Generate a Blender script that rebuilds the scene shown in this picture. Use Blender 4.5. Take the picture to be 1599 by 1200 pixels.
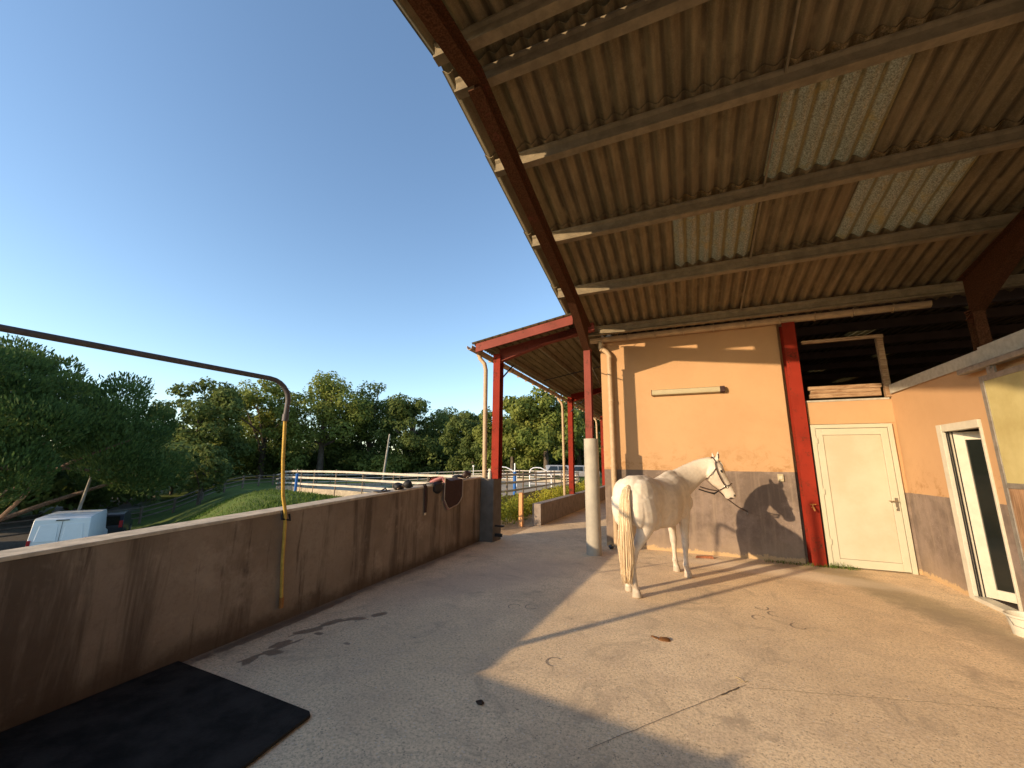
import bpy, bmesh, math, random
import numpy as np
from mathutils import Vector, Matrix
R_ = math.radians
scene = bpy.context.scene
C = scene.collection
for o in list(bpy.data.objects): bpy.data.objects.remove(o)
random.seed(7); rng = np.random.default_rng(7)

# ------------------------------------------------------------------ camera
cam_d = bpy.data.cameras.new('camera'); cam = bpy.data.objects.new('camera', cam_d); C.objects.link(cam)
cam_d.sensor_width = 36; cam_d.lens = 618.45/1599*36; cam_d.clip_start = 0.05; cam_d.clip_end = 3000
right = Vector((0.9193952, 0.3931829, 0.0109340)); down = Vector((-0.0675790, 0.1852856, -0.9803583)); fwd = Vector((-0.3874861, 0.9005978, 0.1969216))
m = Matrix((right, -down, -fwd)).transposed().to_4x4(); m.translation = Vector((0, 0, 1.6))
cam.matrix_world = m; scene.camera = cam
# ------------------------------------------------------------------ light
SUN_AZ, SUN_EL = 36.0, 14.3           # rays travel towards +X/+Y
sd = Vector((math.sin(R_(SUN_AZ))*math.cos(R_(SUN_EL)), math.cos(R_(SUN_AZ))*math.cos(R_(SUN_EL)), -math.sin(R_(SUN_EL))))
sl = bpy.data.lights.new('sun', 'SUN'); sl.energy = 3.05; sl.angle = R_(0.6); sl.color = (1.0, 0.765, 0.49)
so = bpy.data.objects.new('sun', sl); C.objects.link(so); so.rotation_euler = sd.to_track_quat('-Z', 'Y').to_euler(); so.location = (-20, -30, 30)
w = bpy.data.worlds.new('World'); scene.world = w; w.use_nodes = True
nt = w.node_tree; nt.nodes.clear()
sky = nt.nodes.new('ShaderNodeTexSky'); sky.sky_type = 'NISHITA'; sky.sun_disc = False
sky.sun_elevation = R_(SUN_EL); sky.sun_rotation = R_(180+SUN_AZ); sky.air_density = 1.0; sky.dust_density = 0.35; sky.ozone_density = 2.0; sky.altitude = 0
bg = nt.nodes.new('ShaderNodeBackground'); bg.inputs[1].default_value = 0.15
ow = nt.nodes.new('ShaderNodeOutputWorld'); nt.links.new(sky.outputs[0], bg.inputs[0]); nt.links.new(bg.outputs[0], ow.inputs[0])
scene.view_settings.view_transform = 'Standard'; scene.view_settings.look = 'None'
scene.view_settings.exposure = 1.06; scene.view_settings.gamma = 1.0
scene.render.engine = 'CYCLES'
scene.cycles.max_bounces = 8; scene.cycles.diffuse_bounces = 5; scene.cycles.transparent_max_bounces = 8

# ------------------------------------------------------------------ materials
class NB:
    def __init__(s, name):
        s.m = bpy.data.materials.new(name); s.m.use_nodes = True; s.t = s.m.node_tree
        s.p = s.t.nodes['Principled BSDF']; s.out = s.t.nodes['Material Output']
    def n(s, typ, **k):
        x = s.t.nodes.new(typ)
        for a, b in k.items(): setattr(x, a, b)
        return x
    def l(s, a, b): s.t.links.new(a, b)
    def pos(s):
        if not hasattr(s, '_g'): s._g = s.n('ShaderNodeNewGeometry')
        return s._g.outputs['Position']
    def mapping(s, sc, loc=(0,0,0), src=None):
        mp = s.n('ShaderNodeMapping'); mp.inputs['Scale'].default_value = sc; mp.inputs['Location'].default_value = loc
        s.l(src if src else s.pos(), mp.inputs['Vector']); return mp.outputs[0]
    def noise(s, sc, det=5, rough=.6, vec=None, dist=0):
        x = s.n('ShaderNodeTexNoise'); x.inputs['Scale'].default_value = sc; x.inputs['Detail'].default_value = det
        x.inputs['Roughness'].default_value = rough; x.inputs['Distortion'].default_value = dist
        s.l(vec if vec else s.pos(), x.inputs['Vector']); return x.outputs['Fac']
    def voro(s, sc, vec=None, feat='F1', rnd=1.0):
        x = s.n('ShaderNodeTexVoronoi', feature=feat); x.inputs['Scale'].default_value = sc; x.inputs['Randomness'].default_value = rnd
        s.l(vec if vec else s.pos(), x.inputs['Vector']); return x.outputs['Distance']
    def ramp(s, f, a, b, va=0., vb=1.):
        x = s.n('ShaderNodeMapRange', interpolation_type='SMOOTHSTEP'); x.inputs[1].default_value = a; x.inputs[2].default_value = b
        x.inputs[3].default_value = va; x.inputs[4].default_value = vb; s.l(f, x.inputs[0]); return x.outputs[0]
    def math(s, op, a, b=None, clamp=False):
        x = s.n('ShaderNodeMath', operation=op, use_clamp=clamp)
        for i, v in enumerate((a, b)):
            if v is None: continue
            if isinstance(v, (int, float)): x.inputs[i].default_value = v
            else: s.l(v, x.inputs[i])
        return x.outputs[0]
    def mix(s, f, a, b, mode='MIX'):
        x = s.n('ShaderNodeMix', data_type='RGBA', blend_type=mode)
        for i, v in ((0, f), (6, a), (7, b)):
            if isinstance(v, (int, float)): x.inputs[i].default_value = v
            elif isinstance(v, tuple): x.inputs[i].default_value = (*v, 1) if len(v) == 3 else v
            else: s.l(v, x.inputs[i])
        return x.outputs[2]
    def xyz(s):
        if not hasattr(s, '_x'):
            s._x = s.n('ShaderNodeSeparateXYZ'); s.l(s.pos(), s._x.inputs[0])
        return s._x.outputs
    def bump(s, h, st=.3, d=.01):
        b = s.n('ShaderNodeBump'); b.inputs['Strength'].default_value = st; b.inputs['Distance'].default_value = d
        s.l(h, b.inputs['Height']); s.l(b.outputs[0], s.p.inputs['Normal'])
    def fin(s, col, rough=.8, metal=0, spec=.3):
        if isinstance(col, tuple): s.p.inputs['Base Color'].default_value = (*col, 1)
        else: s.l(col, s.p.inputs['Base Color'])
        if isinstance(rough, (int, float)): s.p.inputs['Roughness'].default_value = rough
        else: s.l(rough, s.p.inputs['Roughness'])
        s.p.inputs['Metallic'].default_value = metal; s.p.inputs['Specular IOR Level'].default_value = spec
        return s.m

def M_plain(name, c, rough=.7, var=.25, sc=6, bump=.15, metal=0, c2=None, bsc=40, spec=.3):
    b = NB(name)
    f = b.ramp(b.noise(sc, 6, .65), .3, .7)
    d = tuple(x*(1-var) for x in c) if c2 is None else c2
    col = b.mix(f, d, c)
    if bump: b.bump(b.noise(bsc, 6, .6), bump, .004)
    return b.fin(col, rough, metal, spec)

def M_rust(name, red, rust, amt):
    b = NB(name)
    n1 = b.noise(3.2, 8, .7); n2 = b.noise(28, 6, .7)
    f = b.ramp(b.math('ADD', b.math('MULTIPLY', n1, .6), b.math('MULTIPLY', n2, .4)), .62-amt*.3, .75-amt*.3)
    dk = b.mix(b.ramp(b.noise(60, 4, .6), .35, .7), tuple(x*.45 for x in rust), rust)
    rd = b.mix(b.ramp(b.noise(2, 5, .6), .3, .7), tuple(x*.78 for x in red), red)
    b.bump(n2, .25, .003)
    return b.fin(b.mix(f, rd, dk), b.math('ADD', b.math('MULTIPLY', f, .3), .6), 0, .06)

def M_floor():
    b = NB('concrete_floor')
    big = b.noise(.45, 6, .6); mid = b.noise(2.6, 8, .7); fine = b.noise(45, 6, .75)
    ag = b.voro(52); ag2 = b.voro(27)
    c = b.mix(b.ramp(big, .35, .65), (.76, .565, .345), (.92, .70, .44))
    c = b.mix(b.ramp(mid, .42, .68, 0, .55), c, (.60, .445, .295))
    c = b.mix(b.ramp(fine, .44, .64, 0, .7), c, (.40, .285, .18))
    c = b.mix(b.ramp(b.noise(110, 3, .7), .5, .66, 0, .38), c, (.30, .215, .14))
    spk = b.math('MULTIPLY', b.ramp(ag, .16, .30, 1, 0), b.ramp(b.noise(11, 3, .6), .45, .62))
    c = b.mix(b.math('MULTIPLY', spk, .9), c, (.20, .155, .115))
    c = b.mix(b.math('MULTIPLY', b.ramp(ag2, .10, .20, 1, 0), .45), c, (.72, .65, .56))
    # dirty trodden zones
    dirt = b.ramp(b.noise(1.3, 9, .8, dist=1.2), .50, .66, 0, .7)
    c = b.mix(dirt, c, (.40, .30, .20))
    sp2 = b.math('MULTIPLY', b.ramp(b.voro(13, rnd=1.0), .07, .14, 1, 0), b.ramp(b.noise(2.3, 5, .7), .5, .6))
    c = b.mix(b.math('MULTIPLY', sp2, .7), c, (.22, .155, .10))
    scuff = b.math('MULTIPLY', b.ramp(b.noise(7, 8, .8, vec=b.mapping((1, 3.2, 1)), dist=2.0), .60, .67), b.ramp(b.noise(.9, 4), .45, .6))
    c = b.mix(b.math('MULTIPLY', scuff, .6), c, (.30, .22, .15))
    X, Y, Z = b.xyz()
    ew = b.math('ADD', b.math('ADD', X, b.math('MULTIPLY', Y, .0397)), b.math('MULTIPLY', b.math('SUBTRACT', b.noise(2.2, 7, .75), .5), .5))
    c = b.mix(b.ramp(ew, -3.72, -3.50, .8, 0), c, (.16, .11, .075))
    # greenish darker drain line running out of the wall corner
    def ell(cx, cy, rx, ry, ang):
        ca, sa = math.cos(ang), math.sin(ang)
        dx = b.math('SUBTRACT', X, cx); dy = b.math('SUBTRACT', Y, cy)
        u = b.math('DIVIDE', b.math('ADD', b.math('MULTIPLY', dx, ca), b.math('MULTIPLY', dy, sa)), rx)
        v = b.math('DIVIDE', b.math('SUBTRACT', b.math('MULTIPLY', dy, ca), b.math('MULTIPLY', dx, sa)), ry)
        return b.math('ADD', b.math('MULTIPLY', u, u), b.math('MULTIPLY', v, v))
    wob = b.math('MULTIPLY', b.math('SUBTRACT', b.noise(3, 8, .75), .5), 3.2)
    def stain(col, k, cx, cy, rx, ry, ang, soft=.95):
        nonlocal c
        e = b.math('ADD', ell(cx, cy, rx, ry, ang), wob)
        c = b.mix(b.ramp(e, 1-soft, 1+soft, k, 0), c, col)
    stain((.33, .265, .16), .75, 2.35, 7.1, 1.5, .32, R_(-72))
    stain((.33, .26, .16), .6, 1.75, 8.2, .7, .22, 0)
    stain((.34, .265, .18), .6, 2.75, 5.2, 1.3, .28, R_(-75))
    stain((.88, .74, .56), .45, 1.2, 7.7, 1.5, .3, R_(-12))
    stain((.48, .34, .24), .5, -2.6, 5.6, 1.6, .5, R_(60))
    wet = []
    for (cx, cy, rx, ry, an) in ((-3.44,3.1,.13,.05,R_(55)), (-3.40,3.35,.12,.05,R_(80)), (-3.25,3.52,.10,.045,R_(30)), (-3.12,3.72,.09,.05,R_(60)), (-3.42,2.80,.10,.05,R_(80)), (-3.33,2.66,.09,.05,R_(20)), (-3.38,2.5,.09,.04,R_(110)),
                                 (-3.79,3.2,.9,.06,R_(92)), (-3.42,3.22,.30,.022,R_(75)), (-3.32,3.44,.22,.02,R_(50)), (-3.38,2.68,.28,.022,R_(80)), (-3.3,3.1,.05,.03,0), (-2.9,3.05,.04,.02,0)):
        wet.append((cx, cy, rx, ry, an))
    wn = b.math('MULTIPLY', b.math('SUBTRACT', b.noise(14, 6, .7), .5), 2.6)
    wm = None
    for a in wet:
        e = b.ramp(b.math('ADD', ell(*a), wn), .85, 1.15, 1, 0)
        wm = e if wm is None else b.math('MAXIMUM', wm, e)
    # scattered droplets and hoof scuffs
    dr = b.math('MULTIPLY', b.ramp(b.voro(9), .10, .13, 1, 0), b.ramp(ell(-2.7, 3.4, 1.1, .9, .6), .6, 1.3, .9, 0))
    dr = b.math('MULTIPLY', dr, b.ramp(b.noise(4, 2), .5, .54))
    wm = b.math('MAXIMUM', wm, dr)
    c = b.mix(b.math('MULTIPLY', wm, .7), c, (.12, .08, .055))
    ro = b.mix(wm, (.88,)*3, (.35,)*3)
    h = b.math('ADD', b.math('MULTIPLY', fine, .8), b.math('MULTIPLY', ag, .15))
    b.bump(b.math('ADD', h, b.math('MULTIPLY', mid, 2.0)), .45, .006)
    return b.fin(c, ro, 0, .25)

def M_wall(name, zdado, left=True):
    b = NB(name); X, Y, Z = b.xyz()
    o1 = b.mix(b.ramp(b.noise(.9, 5, .6), .3, .7), (.46, .275, .140), (.505, .305, .158))
    dirt = b.math('MULTIPLY', b.ramp(b.noise(3.5, 9, .8, dist=.5), .48, .66), b.ramp(Z, zdado+.02, zdado+.6, .95, .09))
    o1 = b.mix(dirt, o1, (.32, .17, .07))
    spots = b.math('MULTIPLY', b.ramp(b.voro(24), .05, .11, 1, 0), b.ramp(b.noise(2.2, 3), .55, .62))
    o1 = b.mix(b.math('MULTIPLY', spots, .6), o1, (.28, .15, .08))
    g = b.mix(b.ramp(b.noise(1.6, 9, .78), .40, .62), (.155, .115, .09), (.24, .18, .145))
    vs = b.mapping((9, 9, .8)); st = b.ramp(b.noise(1.4, 7, .7, vec=vs), .45, .72, 0, .6)
    g = b.mix(st, g, (.30, .225, .165))
    sq = b.math('MULTIPLY', b.ramp(b.noise(11, 8, .8, vec=b.mapping((1, 1, 1.8)), dist=1.5), .62, .66), b.ramp(b.noise(1.7, 4), .48, .6))
    g = b.mix(b.math('MULTIPLY', sq, .6), g, (.46, .36, .27))
    sc = b.math('MULTIPLY', b.ramp(b.voro(30), .05, .12, 1, 0), b.ramp(b.noise(3.2, 4), .47, .58))
    g = b.mix(b.math('MULTIPLY', sc, .8), g, (.62, .5, .38))
    g = b.mix(b.ramp(b.math('ADD', Z, b.math('MULTIPLY', b.noise(1.5, 5, .7), .6)), .25, .85, .55, 0), g, (.34, .25, .17))
    zz = b.math('ADD', Z, b.math('MULTIPLY', b.math('SUBTRACT', b.noise(7.0, 8, .8), .5), .30))
    g = b.mix(b.ramp(zz, .055, .075, .9, 0), g, (.50, .34, .18))
    zb = b.math('ADD', Z, b.math('MULTIPLY', b.math('SUBTRACT', b.noise(9, 3), .5), .012))
    c = b.mix(b.math('GREATER_THAN', zb, zdado), g, o1)
    b.bump(b.math('ADD', b.noise(60, 5, .6), b.math('MULTIPLY', b.noise(9, 4), .8)), .35, .005)
    return b.fin(c, .9, 0, .15)

def M_lowwall():
    b = NB('stained_render')
    vs = b.mapping((2.6, 2.6, .28)); n = b.noise(1.25, 8, .7, vec=vs, dist=.3)
    c = b.mix(b.ramp(b.noise(1.0, 5), .35, .65), (.215, .155, .108), (.31, .235, .17))
    c = b.mix(b.ramp(n, .46, .62, 0, .72), c, (.075, .052, .037))
    vs2 = b.mapping((6, 6, .5), (3, 7, 1)); c = b.mix(b.ramp(b.noise(1.2, 6, .7, vec=vs2), .58, .66, 0, .7), c, (.075, .05, .036))
    c = b.mix(b.ramp(b.noise(16, 6, .7), .42, .7, 0, .35), c, (.16, .11, .08))
    c = b.mix(b.ramp(b.noise(1.4, 6, .7), .55, .7, 0, .6), c, (.40, .31, .23))
    X, Y, Z = b.xyz()
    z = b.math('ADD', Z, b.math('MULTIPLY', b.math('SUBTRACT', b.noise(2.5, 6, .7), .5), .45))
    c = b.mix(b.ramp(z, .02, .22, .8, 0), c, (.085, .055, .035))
    b.bump(b.math('ADD', b.noise(55, 6, .7), b.math('MULTIPLY', b.noise(7, 5), 1.2)), .5, .006)
    return b.fin(c, .93, 0, .15)

def M_sheet(name='fibre_cement_sheet'):
    b = NB(name)
    v = b.mapping((6, .9, .9)); n = b.noise(1.6, 8, .7, vec=v)
    c = b.mix(b.ramp(n, .35, .68), (.15, .115, .066), (.26, .20, .115))
    c = b.mix(b.ramp(b.noise(5, 6, .7), .5, .75, 0, .5), c, (.085, .066, .04))
    c = b.mix(b.ramp(b.noise(70, 4, .8), .48, .66, 0, .5), c, (.30, .24, .15))
    c = b.mix(b.ramp(b.noise(.9, 4), .5, .7, 0, .4), c, (.22, .15, .085))
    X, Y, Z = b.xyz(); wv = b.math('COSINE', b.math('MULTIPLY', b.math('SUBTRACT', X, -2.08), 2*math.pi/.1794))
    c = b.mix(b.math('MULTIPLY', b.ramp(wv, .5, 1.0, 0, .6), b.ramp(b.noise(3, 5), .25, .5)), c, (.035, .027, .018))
    b.bump(b.noise(80, 4), .2, .002)
    return b.fin(c, .95, 0, .1)

def M_trans():
    b = NB('translucent_sheet')
    f = b.noise(60, 8, .85); g = b.noise(5, 5, .7)
    c = b.mix(b.ramp(f, .4, .62), (.30, .22, .12), (.86, .70, .44))
    c = b.mix(b.ramp(g, .5, .68, 0, .6), c, (.66, .42, .15))
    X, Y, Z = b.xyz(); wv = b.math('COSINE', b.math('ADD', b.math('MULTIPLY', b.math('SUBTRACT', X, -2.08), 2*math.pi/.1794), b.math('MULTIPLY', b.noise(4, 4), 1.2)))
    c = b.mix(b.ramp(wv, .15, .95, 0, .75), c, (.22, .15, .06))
    b.fin(c, .7)
    tr = b.n('ShaderNodeBsdfTranslucent'); b.l(c, tr.inputs[0])
    mx = b.n('ShaderNodeMixShader'); mx.inputs[0].default_value = .7
    b.l(b.p.outputs[0], mx.inputs[1]); b.l(tr.outputs[0], mx.inputs[2]); b.l(mx.outputs[0], b.out.inputs[0])
    return b.m

def M_leaf(name, cols, tr=.3):
    b = NB(name)
    g = b.n('ShaderNodeNewGeometry')
    c = b.mix(g.outputs['Random Per Island'], cols[0], cols[1])
    c = b.mix(b.ramp(b.noise(.35, 3), .4, .65, 0, .65), c, cols[2])
    b.fin(c, .7, 0, .2)
    t = b.n('ShaderNodeBsdfTranslucent'); b.l(c, t.inputs[0])
    mx = b.n('ShaderNodeMixShader'); mx.inputs[0].default_value = tr
    b.l(b.p.outputs[0], mx.inputs[1]); b.l(t.outputs[0], mx.inputs[2]); b.l(mx.outputs[0], b.out.inputs[0])
    return b.m

def M_ground():
    b = NB('grass_land')
    c = b.mix(b.ramp(b.noise(.25, 6, .7), .35, .65), (.075, .105, .028), (.12, .17, .035))
    c = b.mix(b.ramp(b.noise(2.5, 8, .8), .45, .7, 0, .7), c, (.16, .14, .05))
    c = b.mix(b.ramp(b.noise(14, 6, .8), .4, .7, 0, .5), c, (.045, .07, .018))
    X, Y, Z = b.xyz()
    # worn gravel of the parking strip and sandy path by the building
    d = b.math('ADD', b.math('ADD', b.math('MULTIPLY', X, .53), b.math('MULTIPLY', Y, .85)), .52)
    g = b.mix(b.ramp(b.noise(9, 8, .8), .35, .65), (.13, .11, .09), (.21, .18, .145))
    e = b.math('ADD', d, b.math('MULTIPLY', b.noise(.6, 4), 3))
    band = b.math('MULTIPLY', b.ramp(e, -13, -11.5), b.ramp(e, -6, -4.5, 1, 0))
    c = b.mix(band, c, g)
    sx = b.math('ADD', X, b.math('MULTIPLY', b.noise(1.5, 5), .8))
    sand = b.mix(b.ramp(b.noise(20, 8, .8), .35, .65), (.38, .25, .14), (.55, .39, .25))
    c = b.mix(b.ramp(sx, -5.0, -4.4), c, sand)
    b.bump(b.noise(18, 8, .8), .8, .05)
    return b.fin(c, .95, 0, .1)

def M_horse():
    b = NB('grey_horse_coat')
    X, Y, Z = b.xyz()
    c = b.mix(b.ramp(b.noise(3.0, 5, .6), .35, .7), (.60, .50, .39), (.74, .64, .52))
    c = b.mix(b.ramp(b.noise(5.5, 7, .75), .48, .68, 0, .28), c, (.47, .38, .30))
    c = b.mix(b.ramp(b.voro(17), .25, .55, .14, 0), c, (.38, .335, .285))
    c = b.mix(b.ramp(b.noise(26, 5, .8), .52, .72, 0, .4), c, (.38, .32, .26))
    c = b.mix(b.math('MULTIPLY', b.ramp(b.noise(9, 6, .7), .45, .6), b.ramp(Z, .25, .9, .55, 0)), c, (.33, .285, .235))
    c = b.mix(b.ramp(Z, .055, .075, .8, 0), c, (.42, .34, .25))
    v = b.mapping((1, 1, .25))
    b.bump(b.noise(160, 3, .7, vec=v), .18, .003)
    return b.fin(c, .62, 0, .3)

def M_hair(name, c1, c2):
    b = NB(name)
    v = b.mapping((1, 1, .06)); f = b.noise(60, 4, .7, vec=v)
    c = b.mix(b.ramp(f, .35, .65), c1, c2)
    b.bump(f, .8, .01)
    return b.fin(c, .55, 0, .4)

def M_wood(name, a, c_, sc=(1, 14, 14)):
    b = NB(name)
    f = b.noise(3, 8, .7, vec=b.mapping(sc), dist=.8)
    c = b.mix(b.ramp(f, .38, .62), a, c_)
    c = b.mix(b.ramp(b.noise(2.5, 4), .45, .7, 0, .5), c, tuple(x*1.4 for x in c_))
    b.bump(f, .3, .004)
    return b.fin(c, .8)

MT = {}
MT['floor'] = M_floor()
MT['wall'] = M_wall('orange_render_front', 1.505)
MT['wall2'] = M_wall('orange_render_side', 1.215)
MT['lowwall'] = M_lowwall()
MT['cap'] = M_plain('coping_concrete', (.64, .51, .36), .9, .35, 9, .4)
MT['conc'] = M_plain('grey_concrete', (.30, .24, .20), .92, .35, 5, .4)
MT['conc_dark'] = M_plain('dark_concrete', (.165, .135, .11), .92, .3, 5, .4)
MT['purlin'] = M_plain('concrete_purlin', (.26, .205, .13), .9, .35, 7, .3)
MT['sheet'] = M_sheet()
MT['trans'] = M_trans()
MT['red'] = M_rust('red_painted_steel', (.255, .027, .014), (.10, .038, .022), .35)
MT['redold'] = M_rust('faded_red_steel', (.245, .062, .045), (.13, .06, .04), .35)
MT['rusty'] = M_rust('rusty_beam', (.15, .045, .03), (.12, .052, .027), .95)
MT['pvc_beige'] = M_plain('beige_pvc', (.50, .35, .21), .55, .2, 8, .08)
MT['pvc_grey'] = M_plain('grey_pvc', (.42, .37, .29), .6, .2, 5, .1, c2=(.34, .30, .24))
MT['door'] = M_plain('cream_door_paint', (.52, .475, .35), .45, .08, 3, .05)
MT['doorp'] = M_plain('cream_door_panel', (.52, .465, .345), .55, .08, 1.5, .05, c2=(.47, .39, .27))
MT['white'] = M_plain('white_pvc', (.58, .53, .42), .4, .15, 7, .04)
MT['capwhite'] = M_plain('pale_coping', (.46, .42, .34), .85, .22, 14, .3)
MT['steel'] = M_plain('galvanised_steel', (.30, .27, .23), .5, .35, 12, .1, metal=.4)
MT['glass'] = M_plain('dark_glass', (.012, .014, .012), .08, .2, 3, 0, spec=.6)
MT['ypanel'] = M_plain('yellowed_panel', (.50, .42, .19), .6, .2, 2.5, .1, c2=(.40, .32, .13))
MT['board'] = M_wood('plywood_board', (.19, .105, .052), (.34, .20, .11), (14, 14, 1))
MT['plank'] = M_wood('raw_plank', (.20, .105, .05), (.36, .235, .135), (1.2, 12, 12))
MT['orangepost'] = M_wood('orange_post_wood', (.50, .24, .10), (.62, .32, .14), (10, 10, 1))
MT['rubber'] = M_plain('black_rubber', (.013, .011, .009), .9, .4, 4.5, .9, c2=(.038, .032, .026), bsc=70, spec=.12)
MT['boompipe'] = M_plain('boom_pipe', (.115, .10, .10), .55, .3, 20, .1, metal=.2)
MT['hose'] = M_plain('yellow_hose', (.62, .38, .07), .5, .25, 20, .05)
MT['brass'] = M_plain('brass', (.40, .16, .04), .5, .3, 20, .05)
MT['black'] = M_plain('black_plastic', (.02, .018, .018), .6, .3, 8, .1)
MT['brown'] = M_plain('brown_cloth', (.060, .030, .026), .9, .3, 30, .5)
MT['pink'] = M_plain('pink_lining', (.55, .22, .20), .9, .2, 20, .2)
MT['piping'] = M_plain('beige_piping', (.42, .30, .21), .8, .2, 20, .1)
MT['leather'] = M_plain('dark_leather', (.045, .022, .016), .5, .3, 20, .2)
MT['bright'] = M_plain('nickel', (.65, .6, .5), .3, .1, 20, 0, metal=1)
MT['horse'] = M_horse()
MT['tail'] = M_hair('tail_hair', (.56, .385, .21), (.76, .60, .39))
MT['mane'] = M_hair('mane_hair', (.40, .33, .26), (.66, .57, .45))
MT['muz'] = M_plain('grey_muzzle', (.075, .06, .055), .6, .3, 20, .1)
MT['rail'] = M_plain('white_rail', (.60, .53, .43), .7, .25, 4, .1)
MT['postw'] = M_wood('weathered_post', (.10, .075, .055), (.20, .15, .11), (10, 10, 1))
MT['kick'] = M_plain('pale_kickboard', (.50, .41, .29), .9, .4, 6, .3)
MT['blue'] = M_plain('blue_padding', (.02, .13, .42), .6, .25, 5, .1)
MT['vanwhite'] = M_plain('white_van_paint', (.88, .88, .88), .25, .05, 2, 0, spec=.5)
MT['carsilver'] = M_plain('silver_car_paint', (.42, .41, .40), .3, .1, 2, 0, metal=.4)
MT['cardark'] = M_plain('dark_car_paint', (.03, .035, .045), .25, .1, 2, 0, spec=.5)
MT['tail_red'] = M_plain('red_tail_light', (.40, .01, .02), .25, .1, 2, 0, spec=.6)
MT['tyre'] = M_plain('tyre', (.02, .02, .02), .8, .2, 8, .1)
MT['seam'] = M_plain('dark_seam', (.05, .052, .06), .7, .1, 8, 0)
MT['bark'] = M_wood('bark', (.055, .04, .03), (.15, .115, .085), (6, 6, 1))
MT['barkp'] = M_wood('pine_bark', (.10, .06, .04), (.24, .15, .10), (5, 5, 1))
MT['paleh'] = M_wood('grey_pole_wood', (.20, .18, .15), (.34, .31, .26), (10, 10, 1))
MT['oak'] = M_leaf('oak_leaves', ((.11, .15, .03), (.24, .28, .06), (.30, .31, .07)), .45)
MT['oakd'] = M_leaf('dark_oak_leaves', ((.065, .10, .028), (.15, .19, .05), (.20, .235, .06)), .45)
MT['pine'] = M_leaf('pine_needles', ((.042, .078, .02), (.09, .14, .034), (.12, .17, .04)), .3)
MT['hedge'] = M_leaf('hedge_leaves', ((.24, .26, .025), (.50, .42, .05), (.13, .19, .022)), .3)
MT['weed'] = M_leaf('weeds', ((.06, .12, .015), (.14, .20, .03), (.10, .12, .03)), .3)
MT['ground'] = M_ground()
MT['manure'] = M_plain('droppings', (.22, .09, .025), .85, .5, 40, .6)
MT['manured'] = M_plain('dark_droppings', (.05, .03, .02), .85, .5, 40, .6)
MT['straw'] = M_plain('straw', (.62, .46, .22), .8, .3, 40, .1)
MT['brick'] = M_plain('terracotta', (.40, .15, .07), .9, .4, 30, .4)
MT['joint'] = M_plain('floor_joint', (.16, .12, .085), .95, .4, 12, .2)
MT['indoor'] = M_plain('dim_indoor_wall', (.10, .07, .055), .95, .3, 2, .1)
MT['switch'] = M_plain('switch_plastic', (.44, .37, .23), .5, .1, 9, 0)
MT['gravelsand'] = M_plain('arena_sand', (.42, .33, .22), .95, .25, 3, .4)

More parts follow.
